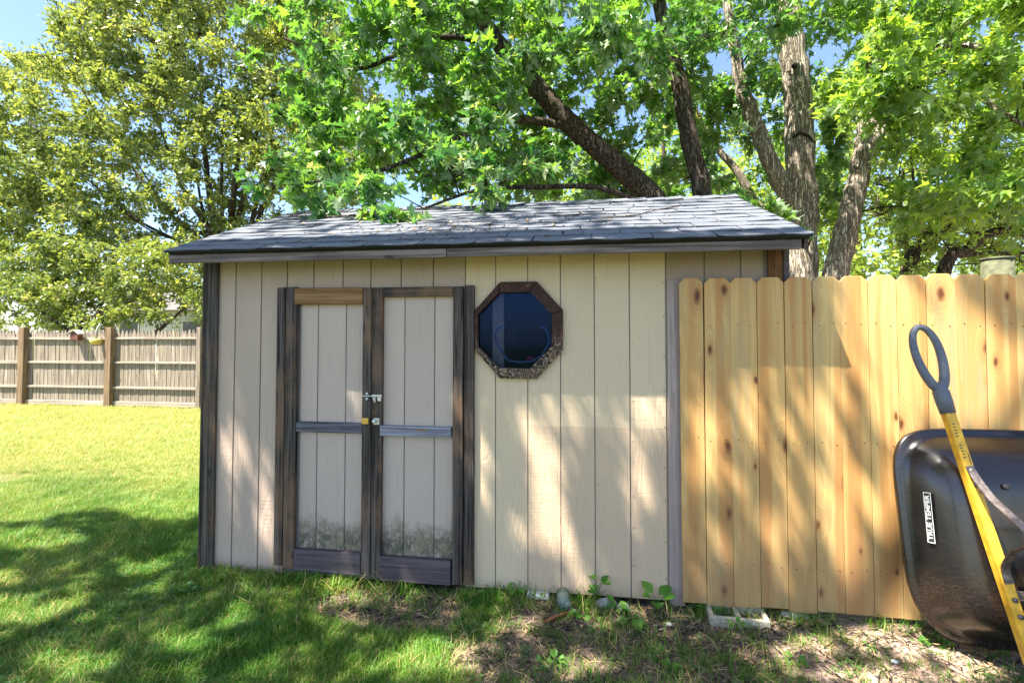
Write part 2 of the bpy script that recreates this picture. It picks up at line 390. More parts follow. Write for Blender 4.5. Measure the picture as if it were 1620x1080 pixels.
def bx(name, mat, parent, x0, x1, y0, y1, z0, z1, bevel=.002):
    return MB().box(x0, x1, y0, y1, z0, z1).build(name, mat, parent, ((x0 + x1) / 2, y0, z0), bevel)

# ------------------------------------------------------------------ ground
def sstep(x, a, b):
    t = np.clip((x - a) / (b - a), 0, 1); return t * t * (3 - 2 * t)
_ph = R.uniform(0, 6.28, (24, 3))
_fr = R.normal(0, 1, (24, 2))
def fbm(x, y, f):
    o = 0
    for i in range(24):
        k = f * (1.0 + .18 * i); o = o + np.sin((_fr[i, 0] * x + _fr[i, 1] * y) * k + _ph[i, 0] * 3) / (1 + .3 * i)
    return o / 3.5
def dirt(x, y):
    """bare soil mask in world space: strip along the right half of the shed and fence, worn patch at the doors"""
    nz = fbm(x, y, 3.0) * .28
    a = sstep(x + nz, -.75, -.25) * sstep(y + nz * .8 + .13 * np.clip(x, 0, 2), 1.35, 1.8) * (.95 + .05 * sstep(y, 2.25, 2.5))
    a2 = sstep(x + nz, .75, 1.15) * sstep(y + nz * .6, 2.02, 2.28) 
    b = sstep(-(((x + 1.04) / .50) ** 2 + ((y - 2.62) / .24) ** 2) + nz * 1.4, -1.3, -.7)
    c = sstep(-(((x + .35) / .30) ** 2 + ((y - 2.35) / .13) ** 2) + nz * 1.6, -1.3, -.4) * .8
    d = sstep(y, 2.72, 2.80) * (x > -2.4) * .8
    return np.clip(np.maximum.reduce([a, a2, b, c, d]), 0, 1)
def gz(x, y):
    x = np.asarray(x, float); y = np.asarray(y, float)
    z = -.1 * sstep(y, 3.0, 9.0)
    near = sstep(y, 6, 4) * 1.0
    z = z + near * (.007 * fbm(x, y, 5) + .004 * fbm(y, x, 14))
    dm = dirt(x, y)
    z = z + dm * near * (.006 * fbm(x, y, 30) + .004 * fbm(y, x, 60)) - .004 * dm
    z = z + .02 * sstep(x, .6, 1.2) * sstep(y, 2.2, 2.7) * (y < 3.2)
    return z
def ax(lo, hi, a, b, st):
    f = list(np.arange(a, b, st)); l = []; r = []
    v, d = a, st
    while v > lo: d *= 1.25; v -= d; l.append(v)
    v, d = f[-1], st
    while v < hi: d *= 1.25; v += d; r.append(v)
    return np.array(l[::-1] + f + r)
gx = ax(-260, 260, -4.6, 3.4, .024); gy = ax(-60, 420, 1.5, 4.4, .024)
X, Y = np.meshgrid(gx, gy); Z = gz(X, Y)
nx, ny = len(gx), len(gy)
me = bpy.data.meshes.new('ground')
vv = np.stack([X.ravel(), Y.ravel(), Z.ravel()], 1)
ii = (np.arange(ny - 1)[:, None] * nx + np.arange(nx - 1)[None]).ravel()
ff = np.stack([ii, ii + 1, ii + nx + 1, ii + nx], 1)
def np_mesh(me, verts, faces, smooth=True):
    k = faces.shape[1]
    me.vertices.add(len(verts)); me.vertices.foreach_set('co', verts.astype(np.float32).ravel())
    me.loops.add(faces.size); me.loops.foreach_set('vertex_index', faces.astype(np.int32).ravel())
    me.polygons.add(len(faces)); me.polygons.foreach_set('loop_start', np.arange(0, faces.size, k, dtype=np.int32))
    me.polygons.foreach_set('use_smooth', np.full(len(faces), smooth))
    me.update(calc_edges=True)
np_mesh(me, vv, ff)
at = me.attributes.new('dirt', 'FLOAT', 'POINT'); at.data.foreach_set('value', dirt(vv[:, 0], vv[:, 1]).astype(np.float32))
me.materials.append(M['ground']); g = link('ground', me); props(g, kind='structure')

# ------------------------------------------------------------------ shed
D = 2.84
XL, XR = -2.316, 1.06
def wx(px, py=650): return pn(px, py, D).x
shed = thing('garden_shed', (-.6, D, 0), 'low cream board shed with dark wooden double doors and an octagonal window', 'shed')
OC = pn(821, 522, D); IC = pn(815, 522.5, D)
def octa(cx, cz, hw, hh):
    k = .414
    return [(cx - hw * k, cz + hh), (cx + hw * k, cz + hh), (cx + hw, cz + hh * k), (cx + hw, cz - hh * k), (cx + hw * k, cz - hh), (cx - hw * k, cz - hh), (cx - hw, cz - hh * k), (cx - hw, cz + hh * k)]
OW = (pn(890, 522, D).x - pn(752, 522, D).x) / 2; OH = (pn(821, 446, D).z - pn(821, 598, D).z) / 2
IW = (pn(873, 522, D).x - pn(757, 522, D).x) / 2; IH = (pn(821, 463, D).z - pn(821, 582, D).z) / 2
HW, HH = IW + .012, IH + .012
def hole_z(x):
    d = abs(x - IC.x)
    if d >= HW - 1e-6: return None
    k = .414
    h = HH if d <= HW * k else HH - (d - HW * k) * (HH * (1 - k)) / (HW * (1 - k))
    return IC.z - h, IC.z + h
def cutboard(x0, x1, z0, z1, y0, y1):
    m = MB(); xs = sorted({x0, x1, *[x for x in (IC.x - HW + 1e-4, IC.x - HW * .414, IC.x + HW * .414, IC.x + HW - 1e-4) if x0 < x < x1]})
    for a, b in zip(xs, xs[1:]):
        ha, hb = hole_z(a + 2e-6), hole_z(b - 2e-6)
        if ha is None or hb is None or (a + b) / 2 < IC.x - HW or (a + b) / 2 > IC.x + HW:
            m.prism([(a, z0), (b, z0), (b, z1), (a, z1)], y0, y1)
        else:
            m.prism([(a, z0), (b, z0), (b, hb[0]), (a, ha[0])], y0, y1); m.prism([(a, ha[1]), (b, hb[1]), (b, z1), (a, z1)], y0, y1)
    return m
m = cutboard(XL, XR, .03, 1.93, D + .007, D + .02)
YB = 4.86
m.box(XL, XL + .015, D + .021, YB, .03, 1.93).box(XR - .015, XR, D + .021, YB, .03, 1.93).box(XL + .016, XR - .016, YB - .015, YB, .03, 1.93)
for xx in (XL, XR - .015): m.add([(xx + a, y, z) for a in (0, .015) for y, z in ((D + .02, 1.931), (YB, 1.931), (3.85, 2.36))], [(0, 1, 2), (5, 4, 3), (0, 3, 4, 1), (1, 4, 5, 2), (2, 5, 3, 0)])
wall = m.build('wall', M['groove'], shed, (-.6, D, 0))
bx('floor', M['inside'], shed, XL + .02, XR - .02, D + .03, YB - .02, .02, .05)
GR = [342, 370, 411, 455, 497, 543, 587, 635, 686, 736, 784, 835, 887, 941, 997, 1055, 1117, 1175, 1212]
DX0, DX1, DZ1 = pn(440, 650, D).x, pn(749, 650, D).x, 1.733
gxs = [wx(a, 420) if 450 < a < 736 else wx(a, 650) for a in GR]
for i, (a, b) in enumerate(zip(gxs, gxs[1:])):
    mat = M['sidL'] if i < 9 else (M['sidM'] if i < 15 else M['sidR'])
    a += .0028; b -= .0028
    y0 = D - (0.002 if i < 9 else 0)
    z0 = .028 if b < DX0 + .1 or a > DX1 - .12 else DZ1 - .03
    if i == 2: b = min(b, DX0 + .1)
    if z0 < 1 and a < IC.x + HW and b > IC.x - HW:
        cutboard(a, b, z0, 1.93, y0, D + .006).build('siding_board', mat, wall, ((a + b) / 2, D, z0))
    elif z0 < 1 and a < DX1 < b: bx('siding_board', mat, wall, a, b, y0, D + .006, z0, 1.93, .0015)
    else: bx('siding_board', mat, wall, a, b, y0, D + .006, z0, 1.93, .0025)
# seam batten edges (thin raised paint line at the sheet joints) and siding nails
nm = MB()
for gi in (15, 9):
    for k in range(9):
        z = .15 + k * .2 + rnd.uniform(-.02, .02); x = gxs[gi] - .012
        if gi == 9 and z < 1.74: continue
        nm.tube([(x, D - .0035, z), (x, D + .002, z)], .0028, 6)
for k in range(14):
    for gi in (12, 13, 14): 
        z = rnd.uniform(.1, 1.8); x = gxs[gi] + rnd.uniform(.01, .02); nm.tube([(x, D - .0025, z), (x, D + .002, z)], .002, 5)
o = nm.build('nail_heads', M['nail'], wall, (0, D, .5)); props(o, kind='stuff')
# a grooved narrow edge board where the shed wall meets the pine fence
bx('edge_board', M['edge'], wall, wx(1057), wx(1079), D - .012, D - .003, .01, 1.745)
# corner boards
bx('corner_board', M['corner'], shed, XL, XL + .086, D - .022, D - .003, .02, 1.90, .004)
bx('corner_board', M['corner'], shed, XL - .018, XL - .001, D - .022, D + .06, .02, 1.90, .004)
bx('red_edge_strip', M['redp'], shed, XL - .026, XL - .0185, D + .02, D + .05, .04, 1.02, .001)
bx('corner_board', M['rust'], shed, wx(1213, 420), wx(1236, 420), D - .024, D - .003, .05, 1.90, .004)
bx('corner_board', M['kick'], shed, wx(1236.5, 420), wx(1246, 420), D - .03, D + .03, .05, 1.90, .004)
# grey stud behind the window
bx('wall_stud', M['stud'], shed, pn(779, 522, D + .05).x, pn(797, 522, D + .05).x, D + .05, D + .09, .05, 1.92)

# octagonal window
win = link('window', MB().prism([(x, z) for x, z in octa(IC.x, IC.z, IW + .010, IH + .010)], D + .001, D + .004).mesh('pane', M['glass'], 0, (IC.x, D, IC.z)), shed, (IC.x, D, IC.z))
A, B = octa(OC.x, OC.z, OW, OH), octa(IC.x, IC.z, IW, IH)
for i in range(8):
    j = (i + 1) % 8; q = [A[i], A[j], B[j], B[i]]; cx = sum(p[0] for p in q) / 4; cz = sum(p[1] for p in q) / 4
    q = [(cx + (x - cx) * .992, cz + (z - cz) * .992) for x, z in q]
    d = rnd.uniform(0, .003)
    MB().prism(q, D - .030 - d, D - .003).build('frame_board', M['char'], win, (cx, D, cz), .002)

# double doors
def door(xo, boards, stiles, rails, label):
    d = link('door', MB().box(boards[0] - .02, boards[-1] + .02, D + .0065, D + .0069, .07, DZ1 - .005).mesh('door_back', M['groove'], 0, (xo, D, .05)), shed, (xo, D, .05))
    props(d, label)
    for a, b in zip(boards, boards[1:]): bx('siding_board', M['sidD'], d, a + .0026, b - .0026, D - .002, D + .006, .06, DZ1 - .02, .0025)
    for (x0, x1, z0, z1, y, mt) in stiles: bx('stile', M[mt], d, x0, x1, D - y, D - .0025, z0, z1, .003)
    for (x0, x1, z0, z1, y, mt) in rails: bx('rail', M[mt], d, x0, x1, D - y, D - .0025, z0, z1, .003)
    return d
PD = D - .03
def X_(p, q=650): return pn(p, q, PD).x
def Z_(p, q): return pn(p, q, PD).z
dl = door(X_(500), [X_(470), X_(498), X_(543), X_(574)],
          [(X_(435.5), X_(449), .085, Z_(440, 455), .030, 'trim'), (X_(451), X_(467.5), .075, Z_(455, 454), .036, 'trim'), (X_(573), X_(587), .060, Z_(580, 455), .034, 'trim')],
          [(X_(464.5), X_(573) - .001, Z_(520, 481), Z_(520, 455), .040, 'tan'), (X_(468) + .001, X_(573) - .001, Z_(520, 684), Z_(520, 668), .031, 'trimx'), (X_(468) + .001, X_(573) - .001, .062, Z_(520, 871), .038, 'kick')],
          'left door with a tan top rail')
dr = door(X_(660), [X_(600), X_(637), X_(685), X_(718)],
          [(X_(588.5), X_(604), .055, Z_(596, 455), .036, 'trim'), (X_(716.5), X_(732.5), .050, Z_(725, 453), .036, 'trim'), (X_(734), X_(749.5), .052, Z_(742, 451), .031, 'trim')],
          [(X_(604) + .001, X_(716), Z_(650, 469), Z_(650, 454), .035, 'mixr'), (X_(602), X_(714), Z_(650, 690), Z_(650, 674), .039, 'palerail'), (X_(602), X_(714), .045, Z_(650, 882), .041, 'kick')],
          'right door with a gouged middle rail')
# gouge and knot hole in the right middle rail
p = pn(666, 680, D - .04); g_ = MB()
pts = [(math.cos(t) * .028 * (1 + .3 * math.cos(2 * t)), math.sin(t) * .005 + .002 * math.sin(3 * t)) for t in [i * math.pi / 7 for i in range(14)]]
g_.prism([(p.x + a, p.z + b) for a, b in pts], D - .0405, D - .038); g_.build('gouge', M['tan'], dr, tuple(p))
# latch
la = pn(590, 628, D - .04)
def lz(dx): return la.x + dx
m = MB().box(lz(-.005), lz(.055), D - .050, D - .037, la.z + .002, la.z + .016).box(lz(.004), lz(.018), D - .044, D - .037, la.z - .03, la.z + .002).box(lz(.028), lz(.05), D - .044, D - .037, la.z - .022, la.z + .002)
m.tube([(lz(-.058), D - .047, la.z + .007), (lz(.05), D - .047, la.z + .007)], .0045, 8)
m.tube([(lz(-.033), D - .052, la.z + .02), (lz(-.033), D - .034, la.z + .02)], .008, 8).tube([(lz(-.033), D - .052, la.z - .01), (lz(-.033), D - .034, la.z - .01)], .008, 8)
m.tube([(lz(.01), D - .055, la.z + .008), (lz(.012), D - .06, la.z - .012), (lz(.018), D - .055, la.z - .03)], .004, 6)
m.build('barrel_latch', M['zinc'], dr, tuple(la), .001)
hp = pn(594, 666, D - .04)
m = MB().box(hp.x - .012, hp.x + .024, D - .042, D - .0365, hp.z - .020, hp.z + .018).tube([(hp.x - .004, D - .058, hp.z), (hp.x - .004, D - .036, hp.z)], .011, 10).tube([(hp.x + .014, D - .05, hp.z + .008), (hp.x + .014, D - .036, hp.z + .008)], .005, 8)
m.build('hasp', M['zinc'], dr, tuple(hp), .001)
pl = pn(579, 665, D - .04)
m = MB().box(pl.x - .021, pl.x + .019, D - .052, D - .036, pl.z - .018, pl.z + .016)
for k in range(3): m.box(pl.x - .012 + k * .011, pl.x - .008 + k * .011, D - .0535, D - .052, pl.z - .008, pl.z + .008)
m.build('brass_catch', M['brass'], dl, tuple(pl), .002)

# roof
EY, EZ, RY, RZ = 2.585, 1.925, 3.85, 2.445
RX0, RX1 = -2.385, 1.088
sl = math.atan2(RZ - EZ, RY - EY); SLn = math.hypot(RZ - EZ, RY - EY)
cs, sn = math.cos(sl), math.sin(sl)
def rp(x, s, h=0.0): return (x, EY + s * cs - h * sn, EZ + s * sn + h * cs)
m = MB()
m.add([rp(RX0 + .01, .012, -.02), rp(RX1 - .01, .012, -.02), (RX1 - .01, RY, RZ - .02), (RX0 + .01, RY, RZ - .02), rp(RX0 + .01, .012, -.004), rp(RX1 - .01, .012, -.004), (RX1 - .01, RY, RZ - .004), (RX0 + .01, RY, RZ - .004)],
      [(0, 1, 2, 3), (4, 7, 6, 5), (0, 4, 5, 1), (1, 5, 6, 2), (2, 6, 7, 3), (3, 7, 4, 0)])
BY = 2 * RY - EY
m.add([(RX0, BY, EZ), (RX1, BY, EZ), (RX1, RY + .001, RZ), (RX0, RY + .001, RZ), (RX0, BY, EZ - .02), (RX1, BY, EZ - .02), (RX1, RY + .001, RZ - .02), (RX0, RY + .001, RZ - .02)],
      [(0, 1, 2, 3), (4, 7, 6, 5), (0, 4, 5, 1), (1, 5, 6, 2), (2, 6, 7, 3), (3, 7, 4, 0)])
roof = m.build('roof', M['black'], shed, (-.6, RY, EZ))
tabs = []
for v in range(8):
    m = MB(); w, l = .300, .175; NX, NY = 6, 4; vs = []
    for lay in (0, 1):
        for j in range(NY):
            for i in range(NX):
                x = -w / 2 + w * i / (NX - 1); s = l * j / (NY - 1) ; t = 1 - j / (NY - 1)
                lift = .006 + .006 * t * (1 + .3 * math.sin(v * 2.1 + i * 1.3)) + (.002 * (abs(i - 2.5) / 2.5) ** 3 * t)
                jag = (math.sin(v * 3 + i * 2.2) * .0015) if j == 0 else 0
                vs.append((x + (.002 * math.sin(v + j)), (s + jag) * cs - (lift - lay * .006) * sn, (s + jag) * sn + (lift - lay * .006) * cs))
    K = NX * NY; fs = []
    for j in range(NY - 1):
        for i in range(NX - 1):
            a = j * NX + i; fs += [(a, a + 1, a + NX + 1, a + NX), (K + a, K + a + NX, K + a + NX + 1, K + a + 1)]
    for i in range(NX - 1): fs.append((i, K + i, K + i + 1, i + 1))
    for j in range(NY - 1): fs += [(j * NX, (j + 1) * NX, K + (j + 1) * NX, K + j * NX), (j * NX + NX - 1, K + j * NX + NX - 1, K + (j + 1) * NX + NX - 1, (j + 1) * NX + NX - 1)]
    m.add(vs, fs); tabs.append(m.mesh('shingle', M['shingle']))
nc = 11
for c in range(nc):
    s0 = -.018 + c * .1255
    off = (0, .152, .06, .21)[c % 4]
    x = RX0 - off
    while x < RX1 - .02:
        a, b = max(x, RX0), min(x + .3015, RX1)
        if b - a > .03:
            sxc = (b - a - .004) / .3015
            o = link('shingle', rnd.choice(tabs), roof, rp((a + b) / 2, s0 + rnd.uniform(-.004, .004), .0005 + c * .0006))
            o.scale = (sxc, 1, rnd.uniform(.96, 1.05)); o.rotation_euler = (0, rnd.uniform(-.004, .004), rnd.uniform(-.003, .003))
        x += .3035
# starter course and drip edge
m = MB(); m.add([rp(RX0 + .004, -.014, .003), rp(RX1 - .004, -.014, .003), rp(RX1 - .004, .2, .003), rp(RX0 + .004, .2, .003), rp(RX0 + .004, -.014, -.003), rp(RX1 - .004, -.014, -.003), rp(RX1 - .004, .2, -.003), rp(RX0 + .004, .2, -.003)],
      [(0, 1, 2, 3), (4, 7, 6, 5), (0, 4, 5, 1), (1, 5, 6, 2), (2, 6, 7, 3), (3, 7, 4, 0)]); m.build('starter_strip', M['black'], roof, (-.6, EY, EZ))
cap = MB(); cap.add([(-.075, -.11, -.042), (-.075, 0, .004), (-.075, .11, -.042), (.075, -.11, -.036), (.075, 0, .012), (.075, .11, -.036)], [(0, 3, 4, 1), (1, 4, 5, 2), (0, 1, 2), (3, 5, 4)])
capm = cap.mesh('ridge_cap', M['shingle'])
x = RX0 + .08
while x < RX1 - .04:
    o = link('ridge_cap', capm, roof, (x, RY, RZ + .018 + rnd.uniform(-.003, .003))); o.rotation_euler = (0, rnd.uniform(-.02, .02), rnd.uniform(-.03, .03)); x += .128
# fascia in two lengths, rakes, soffit
fx = pn(707, 400, 2.61).x
zb = 1.862
bx('fascia_board', M['fascia'], shed, RX0 + .012, fx - .0015, 2.600, 2.618, zb - .002, zb + .046, .003)
bx('fascia_board', M['fascia'], shed, fx + .0015, RX1 - .045, 2.601, 2.619, zb, zb + .046, .003)
bx('fascia_backing', M['black'], shed, RX0 + .02, RX1 - .05, 2.621, 2.65, zb + .02, 1.914, 0)
bx('soffit', M['inside'], shed, XL, XR, 2.652, D - .026, 1.903, 1.912, 0)
for xx in (RX0 + .002, RX1 - .022):
    m = MB(); q = [rp(xx, .03, -.075), rp(xx, .03, -.021), (xx, RY, RZ - .021), (xx, RY, RZ - .09)]
    q2 = [(a + .018, b, c) for a, b, c in q]; m.add(q + q2, [(0, 1, 2, 3), (7, 6, 5, 4), (0, 4, 5, 1), (1, 5, 6, 2), (2, 6, 7, 3), (3, 7, 4, 0)])
    m.build('rake_board', M['kick'], shed, (xx, EY, EZ))

# hose loop seen through the window
y0 = D + .06
hpts = [(752 + 46 * 0 + a, b) for a, b in [(42, 515), (33, 523), (31, 535), (37, 548), (44, 560), (52, 570), (70, 573), (90, 571), (104, 563), (113, 550), (118, 538), (113, 522), (104, 516)]]
m = MB().tube([pn(a, b, y0 - .01 + .004 * (i % 2)) for i, (a, b) in enumerate(hpts)], .0065, 8)
o = m.build('garden_hose', M['hose'], None, tuple(pn(821, 570, y0))); props(o, 'pale blue hose loop hanging inside behind the octagonal shed window', 'hose')
c = pn(838, 567, D + .045)
o = MB().tube([(c.x - .02, c.y, c.z - .005), (c.x, c.y, c.z + .004), (c.x + .022, c.y, c.z + .002)], [.008, .014, .008], 8).build('plastic_clip', M['pink'], None, tuple(c))
props(o, 'pink plastic clip at the bottom of the hose behind the window', 'clip')

# ------------------------------------------------------------------ pine fence
fence = thing('dog_ear_fence', (1.6, 2.785, .04), 'new yellow pine fence of dog-eared boards beside the shed', 'fence')
FX = [.506, .628]
while FX[-1] < 4.3: FX.append(FX[-1] + .1328)
nm = MB()
for i, (a, b) in enumerate(zip(FX, FX[1:])):
    zb_, zt = .045 + rnd.uniform(-.012, .012) + .004 * (i > 6), 1.749 + rnd.uniform(-.004, .004); c = .027; a += .0011; b -= .0011
    yy = 2.784 + rnd.uniform(-.003, .003)
    m = MB().prism([(a, zb_), (b, zb_), (b, zt - c), (b - c, zt), (a + c, zt), (a, zt - c)], yy, yy + .016)
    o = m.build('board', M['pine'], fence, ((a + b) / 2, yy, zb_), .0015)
    o.rotation_euler = (0, rnd.uniform(-.002, .002), rnd.uniform(-.01, .01))
    for zz in (.27, .9, 1.50):
        for xx in (a + .03, b - .03):
            x_ = xx + rnd.uniform(-.006, .006); z_ = zz + rnd.uniform(-.012, .012)
            nm.tube([(x_, yy - .0022, z_), (x_, yy + .002, z_)], .0026, 5)
o = nm.build('nail_heads', M['nail'], fence, (1.6, 2.78, .9)); props(o, kind='stuff')
for zz in (.23, .86, 1.46): bx('rail', M['pine'], fence, 1.075, 4.3, 2.806, 2.844, zz, zz + .085)
pp = pn(1573, 425, 2.97)
m = MB().tube([(pp.x, 2.95, -.2), (pp.x, 2.95, 1.835)], .066, 20); m.build('post', M['rpost'], fence, (pp.x, 2.95, 0))
MB().tube([(pp.x, 2.95, 1.836), (pp.x, 2.95, 1.848)], .069, 20).build('post_cap', M['rpost'], fence, (pp.x, 2.95, 1.836))
MB().tube([(3.95, 2.95, -.2), (3.95, 2.95, 1.835)], .066, 20).build('post', M['rpost'], fence, (3.95, 2.95, 0))

# ------------------------------------------------------------------ far grey picket fence
GY = 9.5
gf = thing('picket_fence', (-9, GY, -.1), 'old grey pointed picket fence along the back of the lawn', 'fence')
posts = [pn(37, 580, GY).x, pn(174, 580, GY).x, pn(315, 580, GY).x]
bay = posts[1] - posts[0]
posts = [posts[0] - bay * 2, posts[0] - bay] + posts + [posts[2] + bay, posts[2] + bay * 2, posts[2] + bay * 3]
for k_, x in enumerate(posts): bx('post', M['gpost'] if k_ != 4 else M['gfence'], gf, x - (.075 if k_ != 4 else .02), x + .075, GY - .07, GY + .05, -.2, 1.605 + rnd.uniform(-.03, .03), .006)
pk = MB().prism([(-.043, 0), (.043, 0), (.043, 1.54), (.012, 1.64), (-.012, 1.64), (-.043, 1.54)], 0, .018).mesh('picket', M['gfence'], .002)
for a, b in zip(posts, posts[1:]):
    for zz, h in ((1.36, .05), (.84, .055), (.31, .055), (-.04, .09)):
        bx('rail', M['gfencex'], gf, a + .077, b - .077, GY + .0, GY + .04, zz + rnd.uniform(-.02, .02), zz + h, .003)
    x = a + .05
    while x < b:
        o = link('picket', pk, gf, (x, GY + .043 + rnd.uniform(0, .006), -.07 + rnd.uniform(-.02, .012))); o.rotation_euler = (0, rnd.uniform(-.008, .008), 0); x += .094
# things on that fence
c = pn(120, 530, GY - .08)
t = thing('birdhouse', tuple(c), 'small dark red birdhouse hung on the picket fence between two posts', 'birdhouse')
MB().prism([(c.x - .10, c.z - .09), (c.x + .09, c.z - .11), (c.x + .10, c.z + .02), (c.x - .09, c.z + .04)], GY - .12, GY - .005).build('box', M['redb'], t, tuple(c), .004)
MB().prism([(c.x - .15, c.z + .02), (c.x - .14, c.z + .045), (c.x + .01, c.z + .12), (c.x + .15, c.z + .03), (c.x + .14, c.z + .005), (c.x + .01, c.z + .095)], GY - .15, GY - .003).build('roof', M['stone'], t, tuple(c), .003)
c = pn(152, 536, GY - .1)
t = thing('hanging_planter', tuple(c), 'yellow hanging planter on the picket fence beside a post', 'planter')
MB().tube([(c.x, c.y, c.z - .12), (c.x, c.y, c.z - .08), (c.x, c.y, c.z)], [.05, .10, .12], 14).build('pot', M['pot'], t, tuple(c))
MB().tube([(c.x, c.y, c.z), (c.x - .04, c.y + .05, c.z + .2), (c.x, c.y + .09, c.z + .33)], .018, 6).build('hanger', M['stone'], t, tuple(c))

# ------------------------------------------------------------------ neighbouring house behind the picket fence
hx0, hx1, hy = pn(150, 520, 19).x, pn(420, 520, 19).x, 19.0
t = thing('neighbour_house', ((hx0 + hx1) / 2, hy, -.1), 'pale grey house partly hidden by leaves behind the picket fence', 'house')
hw = bx('wall', M['hwall'], t, hx0, hx1, hy, hy + 8, -.3, 2.5)
for k in range(14): bx('siding_strip', M['hwall'], hw, hx0 - .01, hx1 + .01, hy - .02 - .006 * (k % 2), hy - .001, .2 + k * .16, .2 + k * .16 + .145, 0)
m = MB(); m.add([(hx0 - .4, hy - .5, 2.5), (hx1 + .4, hy - .5, 2.5), (hx1 + .4, hy + 8.5, 2.5), (hx0 - .4, hy + 8.5, 2.5), (hx0 - .4, hy + 4, 3.7), (hx1 + .4, hy + 4, 3.7)], [(0, 1, 5, 4), (2, 3, 4, 5), (0, 4, 3), (1, 2, 5), (0, 3, 2, 1)])
m.build('roof', M['hroof'], t, (hx0, hy, 2.5))
for k in range(2):
    wx0 = hx0 + 1.2 + k * 3
    f = bx('window', M['white'], t, wx0, wx0 + 1, hy - .06, hy - .035, 1.0, 2.1); bx('pane', M['pane'], f, wx0 + .07, wx0 + .93, hy - .075, hy - .061, 1.07, 2.03)

# ------------------------------------------------------------------ trees
MAPLE = np.array([(0, 0), (.14, .03), (.38, -.04), (.27, .17), (.60, .38), (.38, .41), (.17, .38), (.26, .64), (.13, .66), (0, 1), (-.13, .66), (-.26, .64), (-.17, .38), (-.38, .41), (-.60, .38), (-.27, .17), (-.38, -.04), (-.14, .03), (0, .27)])
MAPLE_F = [(18, i, (i + 1) % 18) for i in range(18)]
MAP2 = np.array([(0, 0), (.36, -.02), (.22, .2), (.56, .40), (.16, .40), (0, 1), (-.16, .40), (-.56, .40), (-.22, .2), (-.36, -.02), (0, .27)])
MAP2_F = [(10, i, (i + 1) % 10) for i in range(10)]
OVAL = np.array([(0, 0), (.30, .42), (0, 1), (-.30, .42)]); OVAL_F = [(0, 1, 2), (0, 2, 3)]
def tw(T, droop=.18): return np.column_stack([T, droop * (.35 * T[:, 0] ** 2 * 3 - .45 * T[:, 1] ** 2) + .10 * np.abs(T[:, 0])])
def unit(a): return a / np.maximum(np.linalg.norm(a, axis=1, keepdims=True), 1e-9)
def leaf_mesh(name, pos, tip, nor, size, T, FF, mat, org=(0, 0, 0), shade=None):
    tip = unit(tip); side = unit(np.cross(tip, nor)); nor = np.cross(side, tip)
    T3 = tw(T); k = len(T3)
    V = pos[:, None, :] + size[:, None, None] * (T3[None, :, 0:1] * side[:, None] + T3[None, :, 1:2] * tip[:, None] + T3[None, :, 2:3] * (R.uniform(.3, 3.2, len(pos))[:, None, None]) * nor[:, None])
    FA = (np.arange(len(pos))[:, None, None] * k + np.array(FF)[None]).reshape(-1, 3)
    me = bpy.data.meshes.new(name); np_mesh(me, (V.reshape(-1, 3) - np.array(org)), FA, False)
    a = me.attributes.new('rnd', 'FLOAT', 'POINT'); a.data.foreach_set('value', np.repeat(R.random(len(pos)) if shade is None else np.clip(.5 * R.random(len(pos)) + .5 * shade, 0, 1), k).astype(np.float32))
    me.materials.append(mat); return me

def stem_pts(pts, n=9, jit=.0):
    """smooth Catmull-Rom through points [(Vector, r)]"""
    P = [Vector(p[0]) for p in pts]; r = [p[1] for p in pts]; out = []; ro = []
    P = [P[0] * 2 - P[1]] + P + [P[-1] * 2 - P[-2]]
    for i in range(1, len(P) - 2):
        for k in range(n):
            t = k / n; a, b, c, d = P[i - 1], P[i], P[i + 1], P[i + 2]
            out.append(.5 * ((2 * b) + (c - a) * t + (2 * a - 5 * b + 4 * c - d) * t * t + (3 * b - a - 3 * c + d) * t ** 3)); ro.append(r[i - 1] * (1 - t) + r[i] * t)
    out.append(P[-2]); ro.append(r[-1])
    if jit: out = [p + Vector((rnd.uniform(-1, 1), rnd.uniform(-1, 1), 0)) * jit * q for p, q in zip(out, ro)]
    return out, ro

